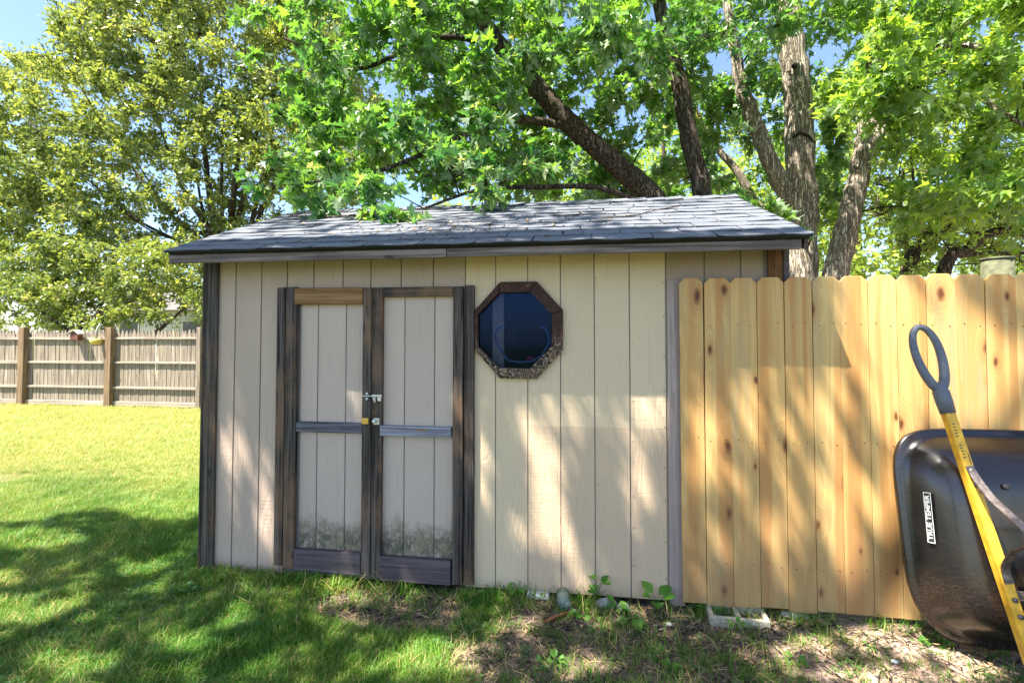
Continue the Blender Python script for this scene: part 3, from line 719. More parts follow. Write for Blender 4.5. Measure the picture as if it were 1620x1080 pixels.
def tree(name, label, cat, base, stems, clumps, leaf, mat, bark, size, tmpl, group=None, twigbark=None, n_twig=7, hang=.5, parts=0, rtip=.004):
    """stems: [[(Vector, radius), ...]]; clumps: [(center, radius, leaves)]"""
    t = thing(name, tuple(base), label, cat, group)
    nodes = []; minr = []
    for i, s in enumerate(stems):
        p, r = stem_pts(s, 8, .10)
        MB().tube(p, r, 14 if r[0] > .05 else 7, wob=.05).build('trunk' if i == 0 else 'limb', bark, t, tuple(p[0]))
        nodes += list(zip(p, r))[1:]
    NP = np.array([tuple(p) for p, r in nodes]); NR = np.array([r for p, r in nodes])
    bm_ = MB(); pos = []; tip = []; nor = []; siz = []; shd = []
    order = sorted(clumps, key=lambda c: (NP - np.array(c[0])).__pow__(2).sum(1).min())
    for c, rad, nl in order:
        c = Vector(c); d = NP - np.array(c); dist = np.sqrt((d ** 2).sum(1)) + np.maximum(0, d[:, 2]) * .8
        k = int(dist.argmin()); a = Vector(NP[k]); L = (c - a).length
        r0 = min(NR[k] * .6, .006 + .009 * L); mid = (a + c) * .5 + Vector((rnd.uniform(-1, 1), rnd.uniform(-1, 1), rnd.uniform(.0, 1.2))) * L * .13
        pp_, rr_ = stem_pts([(a, r0), (mid, r0 * .7), (c, max(rtip, r0 * .35))], 4)
        bm_.tube(pp_, rr_, 5, cap=False)
        NP = np.vstack([NP, [tuple(q) for q in pp_[2:]]]); NR = np.concatenate([NR, rr_[2:]])
        cr_ = rnd.random()
        out = (c - a).normalized() if L > .01 else Vector((0, 0, 1))
        for q in range(n_twig):
            dv = (Vector((rnd.gauss(0, 1), rnd.gauss(0, 1), rnd.gauss(0, .7))) + out * .6).normalized()
            e = c + dv * rad * rnd.uniform(.5, 1.1) - Vector((0, 0, rad * .25 * hang)); mm = (c + e) * .5 + Vector((0, 0, rad * .12))
            bm_.tube([c, mm, e], [rtip, rtip * .7, rtip * .4], 4, cap=False)
            m_ = max(1, nl // n_twig); f = R.random(m_) ** .7
            P_ = np.array(c)[None] * ((1 - f) ** 2)[:, None] + np.array(mm)[None] * (2 * f * (1 - f))[:, None] + np.array(e)[None] * (f ** 2)[:, None]
            P_ = P_ + R.normal(0, rad * .13, (m_, 3))
            T_ = np.array(dv)[None] * .7 + R.normal(0, .7, (m_, 3)) + np.array([0, 0, -hang])
            N_ = R.normal(0, .75, (m_, 3)) + np.array([0, 0, 1.0])
            pos.append(P_); tip.append(T_); nor.append(N_); siz.append(size * R.uniform(.45, 1.25, m_)); shd.append(np.full(m_, cr_))
    b = bm_.build('branches', twigbark or bark, t, tuple(base)); props(b, kind='stuff')
    pos, tip, nor, siz, shd = map(np.concatenate, (pos, tip, nor, siz, shd))
    if parts:   # the leaves that show largest are parts of their own
        dd = np.linalg.norm(pos - np.array([0, 0, H]), axis=1); px = toP(pos)
        score = siz / dd * ((px[:, 0] > 0) & (px[:, 0] < 1620) & (px[:, 1] > 0) & (px[:, 1] < 420))
        idx = np.argsort(-score)[:parts]; keep = np.ones(len(pos), bool); keep[idx] = False
        prot = [leaf_mesh('leaf', np.zeros((1, 3)), np.array([[0, 1.0, 0]]), np.array([[0, 0, 1.0]]), np.ones(1), *tmpl, mat) for _ in range(8)]
        for i in idx:
            ti = Vector(tip[i]).normalized(); si = ti.cross(Vector(nor[i])).normalized(); no = si.cross(ti)
            o = link('leaf', rnd.choice(prot), t, tuple(pos[i])); o.rotation_euler = Matrix((si, ti, no)).transposed().to_euler(); o.scale = (float(siz[i]),) * 3
        pos, tip, nor, siz, shd = pos[keep], tip[keep], nor[keep], siz[keep], shd[keep]
    o = link('crown', leaf_mesh('crown', pos, tip, nor, siz, *tmpl, mat, org=tuple(base), shade=shd), t, tuple(base)); props(o, kind='stuff')
    return t
def PX(x, y, n, r): return (pn(x, y, n), r)

KEEP = [(1232, 85, 1300, 440), (1345, 235, 1392, 330), (1295, 310, 1385, 440), (1180, 150, 1240, 290), (985, 262, 1045, 322), (905, 205, 985, 268), (850, 140, 905, 205), (1092, 215, 1128, 318), (1068, 110, 1100, 215)]   # open views of the pale trunks
def hidden(p, rad):
    q = toP([p])[0]; m_ = F * rad / max(.5, Vector(p).y) * .55
    return any(a - m_ < q[0] < c_ + m_ and b - m_ < q[1] < d + m_ for a, b, c_, d in KEEP)
def rand_clumps(n, boxpx, depth, rad, nl, front_of=None, gaps=()):
    out = []; tries = 0
    while len(out) < n and tries < n * 30:
        tries += 1
        x, y = rnd.uniform(boxpx[0], boxpx[2]), rnd.uniform(boxpx[1], boxpx[3]); d = rnd.uniform(*depth); p = pn(x, y, d)
        if p.z < 1.0 or p.z > 11: continue
        if any(((x - a) / c_) ** 2 + ((y - b) / e) ** 2 < 1 for a, b, c_, e in gaps): continue
        if front_of and d < front_of and hidden(p, rad): continue
        if d < 5.2 and p.z < 2.75 and RX0 - .3 < p.x < RX1 + .3: continue
        out.append((p, rad * rnd.uniform(.7, 1.25), int(nl * rnd.uniform(.7, 1.3))))
    return out

TM = (MAPLE, MAPLE_F); TS = (MAP2, MAP2_F); TO = (OVAL, OVAL_F)
gapsM = [(540, 25, 45, 70), (775, 60, 20, 25), (690, 310, 60, 22), (850, 300, 40, 20), (1160, 100, 25, 25), (1325, 40, 22, 55), (1120, 170, 22, 30), (620, 120, 22, 25), (1180, 40, 20, 30), (1420, 330, 25, 18), (980, 150, 20, 22)]
# maple 1: leaning dark stems rising behind the shed ridge, reaching over the roof
y = 5.6
stems = [[PX(1046, 460, y, .15), PX(1040, 330, y, .13), PX(985, 270, y - .1, .115), PX(905, 200, y - .3, .105), (pn(850, 140, y - .4), .10), PX(790, 70, y - .5, .085), PX(740, -10, y - .6, .07), PX(640, -200, y - .6, .04)],
         [PX(1120, 460, y, .12), PX(1112, 310, y, .10), PX(1095, 240, y, .095), PX(1078, 150, y, .09), PX(1055, 60, y, .08), PX(1030, -60, y, .06), PX(1010, -220, y, .03)],
         [PX(905, 200, y - .3, .05), PX(800, 190, 4.9, .035), PX(700, 230, 4.3, .025), PX(600, 270, 3.9, .016), PX(480, 290, 3.7, .009)],
         [PX(1060, 350, y - .1, .045), PX(960, 300, 5.0, .03), PX(850, 296, 4.5, .022), PX(760, 300, 4.1, .016), PX(670, 330, 3.7, .009)],
         [PX(790, 70, y - .5, .04), PX(690, 60, 5.0, .03), PX(560, 110, 4.6, .02), PX(450, 60, 4.4, .012)]]
cl = rand_clumps(175, (480, -60, 1120, 290), (4.1, 6.9), .32, 135, 5.5, gapsM)
cl += rand_clumps(24, (820, 120, 1190, 320), (6.2, 7.4), .36, 120) + rand_clumps(26, (560, -140, 1150, -20), (3.6, 6.4), .36, 70)
for x, yy, d, r, k in [(430, 270, 3.7, .2, 34), (480, 300, 3.5, .22, 44), (520, 260, 3.8, .24, 44), (560, 300, 3.5, .2, 40), (420, 295, 3.6, .12, 14), (600, 300, 3.5, .22, 44), (640, 340, 3.3, .13, 34), (620, 350, 3.25, .1, 24), (655, 352, 3.25, .10, 18), (500, 330, 3.5, .10, 14),
                       (590, 330, 3.4, .15, 26), (700, 250, 3.9, .25, 60), (760, 210, 3.8, .22, 60), (740, 260, 3.6, .22, 60), (770, 300, 3.5, .15, 40), (830, 270, 3.9, .2, 44), (765, 338, 3.45, .05, 10), (650, 200, 3.9, .26, 60), (610, 190, 3.9, .22, 50), (560, 220, 3.9, .24, 50),
                       (870, 255, 4.3, .22, 60), (800, 160, 4.3, .26, 60), (980, 160, 4.8, .26, 60), (1030, 215, 4.9, .18, 50), (1060, 270, 6.3, .25, 50), (930, 305, 4.9, .14, 40), (1065, 300, 6.2, .2, 40),
                       (420, 20, 4.6, .2, 40), (380, 30, 4.8, .15, 26), (460, 30, 4.5, .2, 40), (400, 90, 4.8, .18, 30), (470, 120, 4.6, .22, 44), (510, 90, 4.5, .22, 44), (500, 180, 4.4, .24, 44), (440, 180, 4.6, .15, 26)]:
    cl.append((pn(x, yy, d), r, int(k * 1.35)))
tree('maple_tree', 'dark leaning maple whose lobed leaves hang over the shed roof', 'tree', (pn(1046, 460, y).x, y, -.05), [[(Vector((pn(1046, 460, y).x + .1, y, -.15)), .2)] + stems[0]] + stems[1:], cl, None, M['maple'], M['bark2'], .105, TM, twigbark=M['bark3'], parts=300)
# maple 2: big pale trunk with one stem forking left
y = 6.5
tr0 = [(Vector((pn(1262, 430, y).x, y, -.2)), .27), PX(1266, 430, y, .185), PX(1269, 330, y, .168), PX(1264, 200, y, .160), PX(1256, 90, y, .15), PX(1247, 0, y, .135), PX(1240, -150, y, .10), PX(1230, -330, y, .04)]
stems = [tr0, [PX(1268, 330, y, .12), PX(1235, 290, y, .10), PX(1208, 230, y, .095), PX(1185, 170, y, .09), PX(1170, 120, y, .075), PX(1150, 0, y, .05), PX(1140, -140, y, .025)],
         [PX(1258, 380, y + .2, .06), PX(1200, 325, y + .6, .055), PX(1165, 270, y + .7, .05), PX(1120, 215, y + .8, .045), PX(1080, 130, y + .9, .03)]]
cl = rand_clumps(60, (1080, -100, 1330, 330), (5.2, 8.2), .36, 150, 6.7, gapsM) + rand_clumps(16, (1130, -180, 1420, 60), (5, 6.6), .36, 60, 6.4, gapsM)
for x, yy, d, r, k in [(1240, 340, 5.4, .16, 40), (1215, 320, 5.4, .14, 30), (1270, 365, 5.6, .10, 22), (1180, 60, 5.0, .3, 70), (1230, 40, 5.2, .26, 60), (1165, 210, 5.4, .2, 40), (1120, 60, 5, .3, 70)]: cl.append((pn(x, yy, d), r, k))
tree('maple_tree', 'tall maple with a thick upright pale trunk and a knot hole behind the shed corner', 'tree', (pn(1262, 430, y).x, y, -.05), stems, cl, None, M['maple'], M['bark1'], .100, TS, twigbark=M['bark3'])
# maple 3: pale trunk leaning right
t_ = bpy.data.objects['maple_tree.001']
c = pn(1257, 104, 6.345)
MB().tube([(c.x, 6.36, c.z), (c.x, 6.335, c.z)], [.035, .022], 10).build('knot_hole', M['bark3'], t_, tuple(c))
c = pn(1270, 222, 6.34)
MB().tube([pn(1254, 218, 6.345), pn(1266, 210, 6.335), pn(1280, 216, 6.34), pn(1288, 226, 6.36)], [.012, .02, .018, .008], 8, wob=.2).build('branch_scar', M['bark3'], t_, tuple(c))
y = 6.2
tr0 = [(Vector((pn(1300, 430, y).x - .25, y, -.2)), .20), PX(1322, 440, y, .135), PX(1342, 350, y, .118), PX(1360, 270, y, .105), PX(1374, 180, y, .098), PX(1386, 90, y, .092), PX(1394, 0, y, .085), PX(1400, -160, y, .07), PX(1405, -320, y, .03)]
stems = [tr0, [PX(1362, 250, y, .075), PX(1405, 190, y - .1, .065), PX(1440, 130, y - .2, .055), PX(1480, 70, y - .4, .04), PX(1560, 20, y - .6, .02)],
         [PX(1405, 190, y - .1, .04), PX(1480, 82, 5.4, .03), PX(1570, 78, 5.0, .024), PX(1660, 110, 4.6, .014)],
         [PX(1420, 165, y - .2, .03), PX(1500, 110, 5.6, .026), PX(1560, 160, 5.2, .022), PX(1640, 210, 4.8, .018)]]
cl = rand_clumps(130, (1300, -60, 1700, 350), (4.6, 7.6), .34, 150, 6.5, gapsM + [(1550, 180, 25, 40)]) + rand_clumps(24, (1340, -180, 1720, -20), (4, 6.4), .36, 60)
tree('maple_tree', 'maple with a pale trunk leaning right above the pine fence', 'tree', (tr0[0][0].x, y, -.05), stems, cl, None, M['maple2'], M['bark1'], .098, TS, twigbark=M['bark3'])
# twiggy small trees right
y = 7.2
b0 = pn(1435, 440, y)
stems = [[(Vector((b0.x - .1, y, -.2)), .11), (b0, .085), PX(1462, 385, y, .075), PX(1500, 330, y, .06), PX(1540, 270, y, .04), PX(1580, 190, y, .02)],
         [PX(1440, 420, y, .03), PX(1425, 330, y, .022), PX(1430, 270, y, .012)], [PX(1462, 385, y, .03), PX(1450, 320, y, .02), PX(1440, 240, y, .012)]]
cl = rand_clumps(70, (1385, 150, 1640, 425), (6.6, 8.6), .3, 46)
tree('twiggy_tree', 'thin branching tree with bare twigs behind the right part of the pine fence', 'tree', (b0.x, y, -.1), stems, cl, None, M['bushl'], M['bark2'], .085, TO, twigbark=M['barkp'], n_twig=11, hang=.1, rtip=.008)
y = 6.4
b0 = pn(1490, 440, y)
stems = [[(Vector((b0.x - .5, y, -.2)), .10), (b0, .07), PX(1530, 395, y, .055), PX(1580, 365, y, .045), PX(1640, 375, y, .03)], [PX(1530, 395, y, .035), PX(1560, 350, y, .025), PX(1610, 300, y, .015)], [PX(1520, 405, y, .025), PX(1570, 400, y, .02), PX(1640, 402, y, .014)]]
cl = rand_clumps(44, (1440, 320, 1660, 430), (6, 7.6), .26, 34)
tree('twiggy_tree', 'low tree with dark spreading branches behind the round fence post', 'tree', (b0.x - .5, y, -.1), stems, cl, None, M['bushl'], M['bark2'], .085, TO, twigbark=M['bark3'], hang=.1)
# shrubs behind the fences
def shrub(label, cx, cy, rx, ry, rz, n_, nl, mat, size, g=None):
    cl = []
    for _ in range(n_):
        v = Vector((rnd.gauss(0, 1), rnd.gauss(0, 1), rnd.gauss(0, 1))).normalized() * rnd.random() ** .33
        cl.append((Vector((cx + v.x * rx, cy + v.y * ry, rz * (1.0 + v.z * .95))), .32, nl))
    st = [[(Vector((cx + dx * .3, cy, -.2)), .05), (Vector((cx + dx * .6 * rx, cy, rz * .9)), .035), (Vector((cx + dx * rx, cy, rz * 1.6)), .012)] for dx in (0, -.6, .6)]
    tree('shrub', label, 'shrub', (cx, cy, -.1), st, cl, None, mat, M['bark2'], size, TO, g, hang=.15)
shrub('dense green shrub between the leaning maple trunk and the twiggy tree', 2.9, 8.6, 1.3, .7, 1.4, 60, 60, M['bushl'], .10)
shrub('pale green bush far right behind the pine fence', 6.2, 8.8, 2.2, .8, 1.5, 90, 60, M['bushl'], .11)
shrub('low green shrub showing behind the roof between the maple stems', .9, 9.6, 1.6, .8, 1.7, 60, 60, M['bushl'], .11)
# left small-leaved tree, many upright stems
y = 13.0
bx0 = pn(345, 420, y); stems = [[(Vector((bx0.x, y, -.3)), .26), (Vector((bx0.x, y, .9)), .2), PX(345, 400, y, .12), PX(335, 330, y, .10), PX(325, 250, y, .07), PX(318, 120, y, .045), PX(312, -40, y, .02)]]
for (a, b, c_, d, r) in [(338, 400, 318, 320, .06), (352, 395, 350, 300, .07), (335, 410, 270, 340, .045), (330, 415, 230, 360, .04), (366, 385, 384, 310, .05), (385, 385, 430, 300, .045), (362, 390, 372, 290, .11), (372, 380, 395, 260, .08), (345, 400, 290, 300, .09), (340, 410, 250, 320, .07), (330, 420, 205, 340, .06), (390, 390, 410, 300, .08), (345, 420, 180, 390, .05), (395, 380, 450, 270, .06)]:
    dx, dy = c_ - a, d - b
    stems.append([(Vector((bx0.x + (a - 345) * .006, y, .9)), r), PX(a, b, y + rnd.uniform(-.4, .4), r * .9), PX(c_, d, y + rnd.uniform(-.9, .9), r * .6), PX(c_ + dx * .9 + 5, d + dy * 1.2, y + rnd.uniform(-1.5, 1.2), r * .35), PX(c_ + dx * 1.6, d + dy * 2.4, y + rnd.uniform(-1.5, 1.5), r * .12)])
cl = []
while len(cl) < 980:
    x, yy = rnd.uniform(-190, 590), rnd.uniform(-160, 505)
    q = ((x - 255) / 345) ** 2 + ((yy - 215) / 330) ** 2
    if q > 1: continue
    if x < 90 and yy < 95 - .2 * x and x < 95: continue
    if 190 < x < 420 and yy > 250 and rnd.random() < .35 + .3 * (yy > 330): continue
    if x > 335 and yy > 380: continue
    cl.append((pn(x, yy, y + rnd.uniform(-2.2, 2.0)), rnd.uniform(.35, .6), int(rnd.uniform(110, 190))))
tree('small_leaved_tree', 'broad many-stemmed tree with small glossy leaves behind the picket fence', 'tree', (bx0.x, y, -.2), stems, cl, None, M['pear'], M['bark2'], .135, TO, twigbark=M['bark3'], n_twig=8, hang=.25, rtip=.009)
y = 10.9
b0 = pn(120, 560, y)
stems = [[(Vector((b0.x, y, -.3)), .09), PX(125, 520, y, .06), PX(150, 500, y, .04), PX(180, 480, y, .02)], [PX(118, 530, y, .04), PX(60, 490, y, .02), PX(0, 470, y, .012)], [PX(230, 540, y, .06), PX(265, 510, y, .045), PX(290, 490, y, .02)]]
cl = []
while len(cl) < 330:
    x, yy = rnd.uniform(-120, 345), rnd.uniform(385, 520)
    if yy > 503 and not (x < 150): continue
    if yy < 440 and x < 60 and rnd.random() < .85: continue
    cl.append((pn(x, yy, y + rnd.uniform(-.7, 2.2)), rnd.uniform(.26, .4), int(rnd.uniform(60, 100))))
tree('ornamental_tree', 'low bushy tree whose leaves spill over the top of the picket fence', 'tree', (b0.x, y, -.2), stems, cl, None, M['pear'], M['bark2'], .11, TO, twigbark=M['barkp'], n_twig=7, hang=.3)
# trees further off that close the view
def backtree(cx, cy, top, r, label, mat=M['bushl'], n_=90, size=.2):
    cl = []
    for _ in range(n_):
        v = Vector((rnd.gauss(0, 1), rnd.gauss(0, 1), rnd.gauss(0, 1))).normalized() * rnd.random() ** .4
        cl.append((Vector((cx + v.x * r, cy + v.y * r * .6, top * .52 + v.z * top * .46)), .7, 60))
    st = [[(Vector((cx, cy, -.3)), .22), (Vector((cx + .1, cy, top * .4)), .16), (Vector((cx - .1, cy, top * .9)), .04)]]
    tree('background_tree', label, 'tree', (cx, cy, -.2), st, cl, None, mat, M['bark2'], size, TO, 'trees in the yard beyond', hang=.2)
for cx, cy, top, r, lb in [(-1.2, 15, 7.5, 2.3, 'bright tree seen through the maple leaves above the left part of the roof'), (2.6, 16.5, 9, 2.6, 'bright tree seen through the gap between the dark maple stems'), (6.6, 14.5, 9, 2.5, 'bright tree seen just right of the thick pale trunk'),
                           (-4.6, 17.5, 6.5, 2.4, 'dark green tree low behind the many-stemmed tree left of the roof'), (-11.5, 21, 5.5, 3.4, 'low tree beyond the house at the left edge'), (.6, 18, 9.5, 2.6, 'tall tree seen between the two dark leaning stems'), (4.6, 19, 10.5, 2.7, 'tree directly behind the thick pale trunk'), (8.8, 18, 11, 3.0, 'tall tree behind the pale trunk that leans right'),
                           (10.6, 13.5, 8.5, 2.7, 'bright tree at the far right beyond the twiggy trees'), (14.5, 13, 8.5, 2.8, 'bright tree beyond the right edge of the pine fence')]:
    backtree(cx, cy, top, r, lb, M['bushl'] if cx != 2.6 else M['maple2'])

# overhanging tree behind and left of the viewpoint: unseen, its crown shaped to throw the dappled shade
LIT_W = [(890, 650, 62, 58), (1030, 645, 36, 55), (865, 735, 28, 55), (1012, 765, 24, 70), (372, 700, 20, 90), (420, 800, 16, 80), (563, 640, 12, 40), (765, 690, 14, 90), (850, 850, 45, 36), (930, 890, 30, 30), (742, 640, 14, 70), (560, 880, 10, 30), (990, 640, 30, 35)]
LIT_F = [(1120, 700, 30, 60), (1190, 640, 26, 60), (1230, 830, 40, 40), (1380, 520, 60, 100), (1430, 760, 40, 110), (1500, 560, 70, 120), (1330, 800, 40, 80), (1590, 620, 60, 90), (1290, 650, 30, 60), (1110, 850, 30, 30), (1400, 920, 60, 40)]
LIT_G = [(45, 856, 70, 13), (40, 975, 80, 17), (120, 1056, 60, 20), (378, 982, 26, 15), (310, 1024, 45, 14), (560, 940, 36, 14), (690, 1045, 60, 25), (1330, 990, 110, 14), (1480, 1022, 110, 16), (1250, 1020, 50, 14), (240, 905, 40, 10), (600, 1060, 40, 10), (820, 990, 30, 12), (1440, 1066, 120, 12), (10, 920, 30, 8), (930, 1050, 40, 10), (1590, 1045, 60, 20), (1180, 1030, 30, 12)]
def lit(px, lst, soft=.35, grow=1.0):
    v = np.zeros(len(px))
    for a, b, c_, d in lst:
        q = ((px[:, 0] - a) / (c_ * grow)) ** 2 + ((px[:, 1] - b) / (d * grow)) ** 2
        v = np.maximum(v, sstep(-q, -1 - soft, -1 + soft))
    return v
s = np.array(SUN)
NW = 3800
# sample points on the receiving surfaces of the real place
wxr = np.column_stack([R.uniform(-2.45, .55, NW), np.full(NW, D), R.uniform(0, 1.95, NW)])
fr_ = np.column_stack([R.uniform(.5, 3.2, 1600), np.full(1600, 2.78), R.uniform(0, 1.8, 1600)])
gr_ = np.column_stack([R.uniform(-6.0, 3.0, 20000), R.uniform(1.2, 4.6, 20000), np.zeros(20000)])
rr_ = np.column_stack([R.uniform(-2.6, 1.2, 1500), np.zeros(1500), np.zeros(1500)]); ss_ = R.uniform(-.1, SLn + .1, 1500); rr_[:, 1] = EY + ss_ * cs; rr_[:, 2] = EZ + ss_ * sn
pw, pf, pgd, prf = toP(wxr), toP(fr_), toP(gr_), toP(rr_)
kw = R.random(NW) > lit(pw, LIT_W, grow=1.45)
kf = (R.random(1600) > lit(pf, LIT_F, grow=1.2)) & (R.random(1600) < .8)
edge = np.interp(gr_[:, 0], [-5.6, -4.3, -3.9, -3.2, -2.6, -2.3], [3.0, 3.25, 3.75, 3.55, 3.95, 4.0]) + .12 * fbm(gr_[:, 0], gr_[:, 1], 6)
ing = (gr_[:, 1] < 2.84) | (gr_[:, 0] < XL)
kg = (R.random(20000) > lit(pgd, LIT_G, grow=1.35)) & ing & ((gr_[:, 1] < edge) | (gr_[:, 0] > -2.3))
lr = fbm(rr_[:, 0] * 1.0, rr_[:, 1], 5.0)
kr = (lr < -.05) & ~((rr_[:, 0] > .2) & (R.random(1500) < .7))
PTS = np.vstack([wxr[kw], fr_[kf], gr_[kg], rr_[kr]])
tt = R.uniform(5.6, 7.6, len(PTS)) + .5 * fbm(PTS[:, 0] * .7, PTS[:, 2] + PTS[:, 1], 1.5)
LP = PTS + s[None] * tt[:, None]
sh = thing('overhanging_tree', (-4.6, -2.2, 0), 'large tree standing behind the viewpoint whose crown shades the shed front', 'tree')
stm = [[(Vector((-4.6, -2.2, -.2)), .28), (Vector((-4.5, -2.0, 2)), .22), (Vector((-4.2, -1.5, 4)), .18), (Vector((-3.4, -.6, 5.4)), .12), (Vector((-1.8, .4, 6.3)), .06), (Vector((0, .9, 6.9)), .02)],
       [(Vector((-4.2, -1.5, 4)), .1), (Vector((-4.6, 0, 5)), .07), (Vector((-4.8, 1.0, 5.8)), .03)], [(Vector((-4.2, -1.5, 4)), .1), (Vector((-3.0, -1.4, 5.2)), .06), (Vector((-1.0, -1.0, 6.0)), .03), (Vector((.6, -.6, 6.4)), .015)], [(Vector((-4.2, -1.5, 4)), .09), (Vector((-5.6, -1.2, 5.2)), .06), (Vector((-6.6, -.4, 5.8)), .03)]]
for i, st in enumerate(stm):
    p_, r_ = stem_pts(st, 7, .08); MB().tube(p_, r_, 12, wob=.05).build('trunk' if i == 0 else 'limb', M['bark2'], sh, tuple(p_[0]))
ln = len(LP)
o = link('crown', leaf_mesh('crown', LP, R.normal(0, 1, (ln, 3)) + np.array([0, 0, -.3]), R.normal(0, .45, (ln, 3)) + s * 1.0, R.uniform(.09, .14, ln), *TS, M['maple'], org=(-4.6, -2.2, 0)), sh, (-4.6, -2.2, 0)); props(o, kind='stuff')
NPp = LP[R.choice(ln, 260, replace=False)]; bmm = MB()
nd = np.array([tuple(p) for st in stm for p, r in zip(*stem_pts(st, 7))])
for q in NPp:
    k = int(((nd - q) ** 2).sum(1).argmin()); a = Vector(nd[k]); b = Vector(q)
    bmm.tube([a, (a + b) * .5 + Vector((0, 0, .1)), b], [.014, .009, .004], 4, cap=False)
    nd = np.vstack([nd, [(nd[k] + q) / 2, q]])
props(bmm.build('branches', M['bark3'], sh, (-4.6, -2.2, 0)), kind='stuff')

# ------------------------------------------------------------------ grass
tufts = bpy.data.collections.new('tuft_library'); dtufts = bpy.data.collections.new('dry_tuft_library'); clov = bpy.data.collections.new('clover_library')
def tuft(mat, col, nb, rad, h0, h1, w, lean, nm_):
    V = []; FA = []; at = []
    for b in range(nb):
        a = rnd.uniform(0, 6.28); r = rad * math.sqrt(rnd.random()); p = Vector((math.cos(a) * r, math.sin(a) * r, -.004)); h = rnd.uniform(h0, h1)
        d = rnd.uniform(0, 6.28); dv = Vector((math.cos(d), math.sin(d), 0)); sd_ = Vector((-dv.y, dv.x, 0)) * w * rnd.uniform(.6, 1.2); l = h * rnd.uniform(.15, lean); k = len(V)
        V += [p - sd_, p + sd_, p + Vector((0, 0, h * .5)) + dv * l * .3 - sd_ * .8, p + Vector((0, 0, h * .5)) + dv * l * .3 + sd_ * .8, p + Vector((0, 0, h * .88)) + dv * l - sd_ * .4, p + Vector((0, 0, h * .88)) + dv * l + sd_ * .4, p + Vector((0, 0, h * .95)) + dv * l * 1.6]
        FA += [(k, k + 1, k + 3, k + 2), (k + 2, k + 3, k + 5, k + 4), (k + 4, k + 5, k + 6)]; at += [rnd.random()] * 7
    me = bpy.data.meshes.new(nm_); me.from_pydata(V, [], FA); me.attributes.new('rnd', 'FLOAT', 'POINT').data.foreach_set('value', at)
    me.materials.append(mat); o = bpy.data.objects.new(nm_, me); col.objects.link(o)
for i in range(6): tuft(M['grassA'], tufts, 11, .030, .022, .052, .0016, 1.0, 'grass_tuft')
for i in range(4): tuft(M['grassB'], dtufts, 8, .035, .015, .05, .0013, 1.8, 'dry_tuft')
for i in range(4):   # clover-like ground leaves
    me = bpy.data.meshes.new('clover_tuft'); V = []; FA = []; at = []
    for b in range(7):
        a = rnd.uniform(0, 6.28); r = rnd.uniform(.005, .04); c = Vector((math.cos(a) * r, math.sin(a) * r, rnd.uniform(.012, .035)))
        for q in range(3):
            t = a + q * 2.09; dv = Vector((math.cos(t), math.sin(t), .25)); sv = Vector((-math.sin(t), math.cos(t), 0)); k = len(V); L = .011
            V += [c, c + dv * L * .6 + sv * L * .5, c + dv * L * 1.15, c + dv * L * .6 - sv * L * .5]; FA += [(k, k + 1, k + 2), (k, k + 2, k + 3)]; at += [rnd.random()] * 4
    me.from_pydata(V, [], FA); me.attributes.new('rnd', 'FLOAT', 'POINT').data.foreach_set('value', at); me.materials.append(M['weed']); o = bpy.data.objects.new('clover_tuft', me); clov.objects.link(o)
def scatter(name, pts, rot, scl, col, label, cat):
    me = bpy.data.meshes.new(name); me.vertices.add(len(pts)); me.vertices.foreach_set('co', pts.astype(np.float32).ravel())
    a = me.attributes.new('rot', 'FLOAT_VECTOR', 'POINT'); a.data.foreach_set('vector', rot.astype(np.float32).ravel())
    a = me.attributes.new('scl', 'FLOAT', 'POINT'); a.data.foreach_set('value', scl.astype(np.float32))
    o = link(name, me); props(o, label, cat, kind='stuff')
    g = bpy.data.node_groups.new(name + '_nodes', 'GeometryNodeTree')
    g.interface.new_socket('Geometry', in_out='INPUT', socket_type='NodeSocketGeometry'); g.interface.new_socket('Geometry', in_out='OUTPUT', socket_type='NodeSocketGeometry')
    N = g.nodes.new; L = g.links.new; gi, go = N('NodeGroupInput'), N('NodeGroupOutput'); ins = N('GeometryNodeInstanceOnPoints'); ci = N('GeometryNodeCollectionInfo')
    m2p = N('GeometryNodeMeshToPoints')
    ci.inputs['Collection'].default_value = col; ci.inputs['Separate Children'].default_value = True; ci.inputs['Reset Children'].default_value = True
    r = N('GeometryNodeInputNamedAttribute'); r.data_type = 'FLOAT_VECTOR'; r.inputs['Name'].default_value = 'rot'
    e = N('FunctionNodeEulerToRotation'); sc = N('GeometryNodeInputNamedAttribute'); sc.data_type = 'FLOAT'; sc.inputs['Name'].default_value = 'scl'
    L(gi.outputs[0], m2p.inputs['Mesh']); L(m2p.outputs[0], ins.inputs['Points']); L(ci.outputs[0], ins.inputs['Instance']); ins.inputs['Pick Instance'].default_value = True
    L(r.outputs['Attribute'], e.inputs[0]); L(e.outputs[0], ins.inputs['Rotation']); L(sc.outputs['Attribute'], ins.inputs['Scale']); L(ins.outputs[0], go.inputs[0])
    md = o.modifiers.new('scatter', 'NODES'); md.node_group = g
    return o
def cand(n, x0, x1, y0, y1): return np.column_stack([R.uniform(x0, x1, n), R.uniform(y0, y1, n)])
P1 = np.vstack([cand(44000, -3.6, 3.2, 1.6, 2.83), cand(17000, -5.6, -2.33, 2.83, 4.6), cand(15000, -9.5, -2.33, 4.6, 7.2), cand(15000, -14, -2.4, 7.2, 10.2), cand(3000, -5.6, -3.6, 1.8, 2.83)])
pk_ = toP(np.column_stack([P1, np.zeros(len(P1))])); P1 = P1[(pk_[:, 0] > -120) & (pk_[:, 0] < 1760) & (pk_[:, 1] < 1180)]
dm = dirt(P1[:, 0], P1[:, 1]); nz = fbm(P1[:, 0], P1[:, 1], 9) 
P1 = P1[R.random(len(P1)) > np.minimum(dm * 1.03, 1.0 - .08 * (P1[:, 1] < 2.45) * (fbm(P1[:, 0], P1[:, 1], 7) > .1)) + .10 * nz - .06]
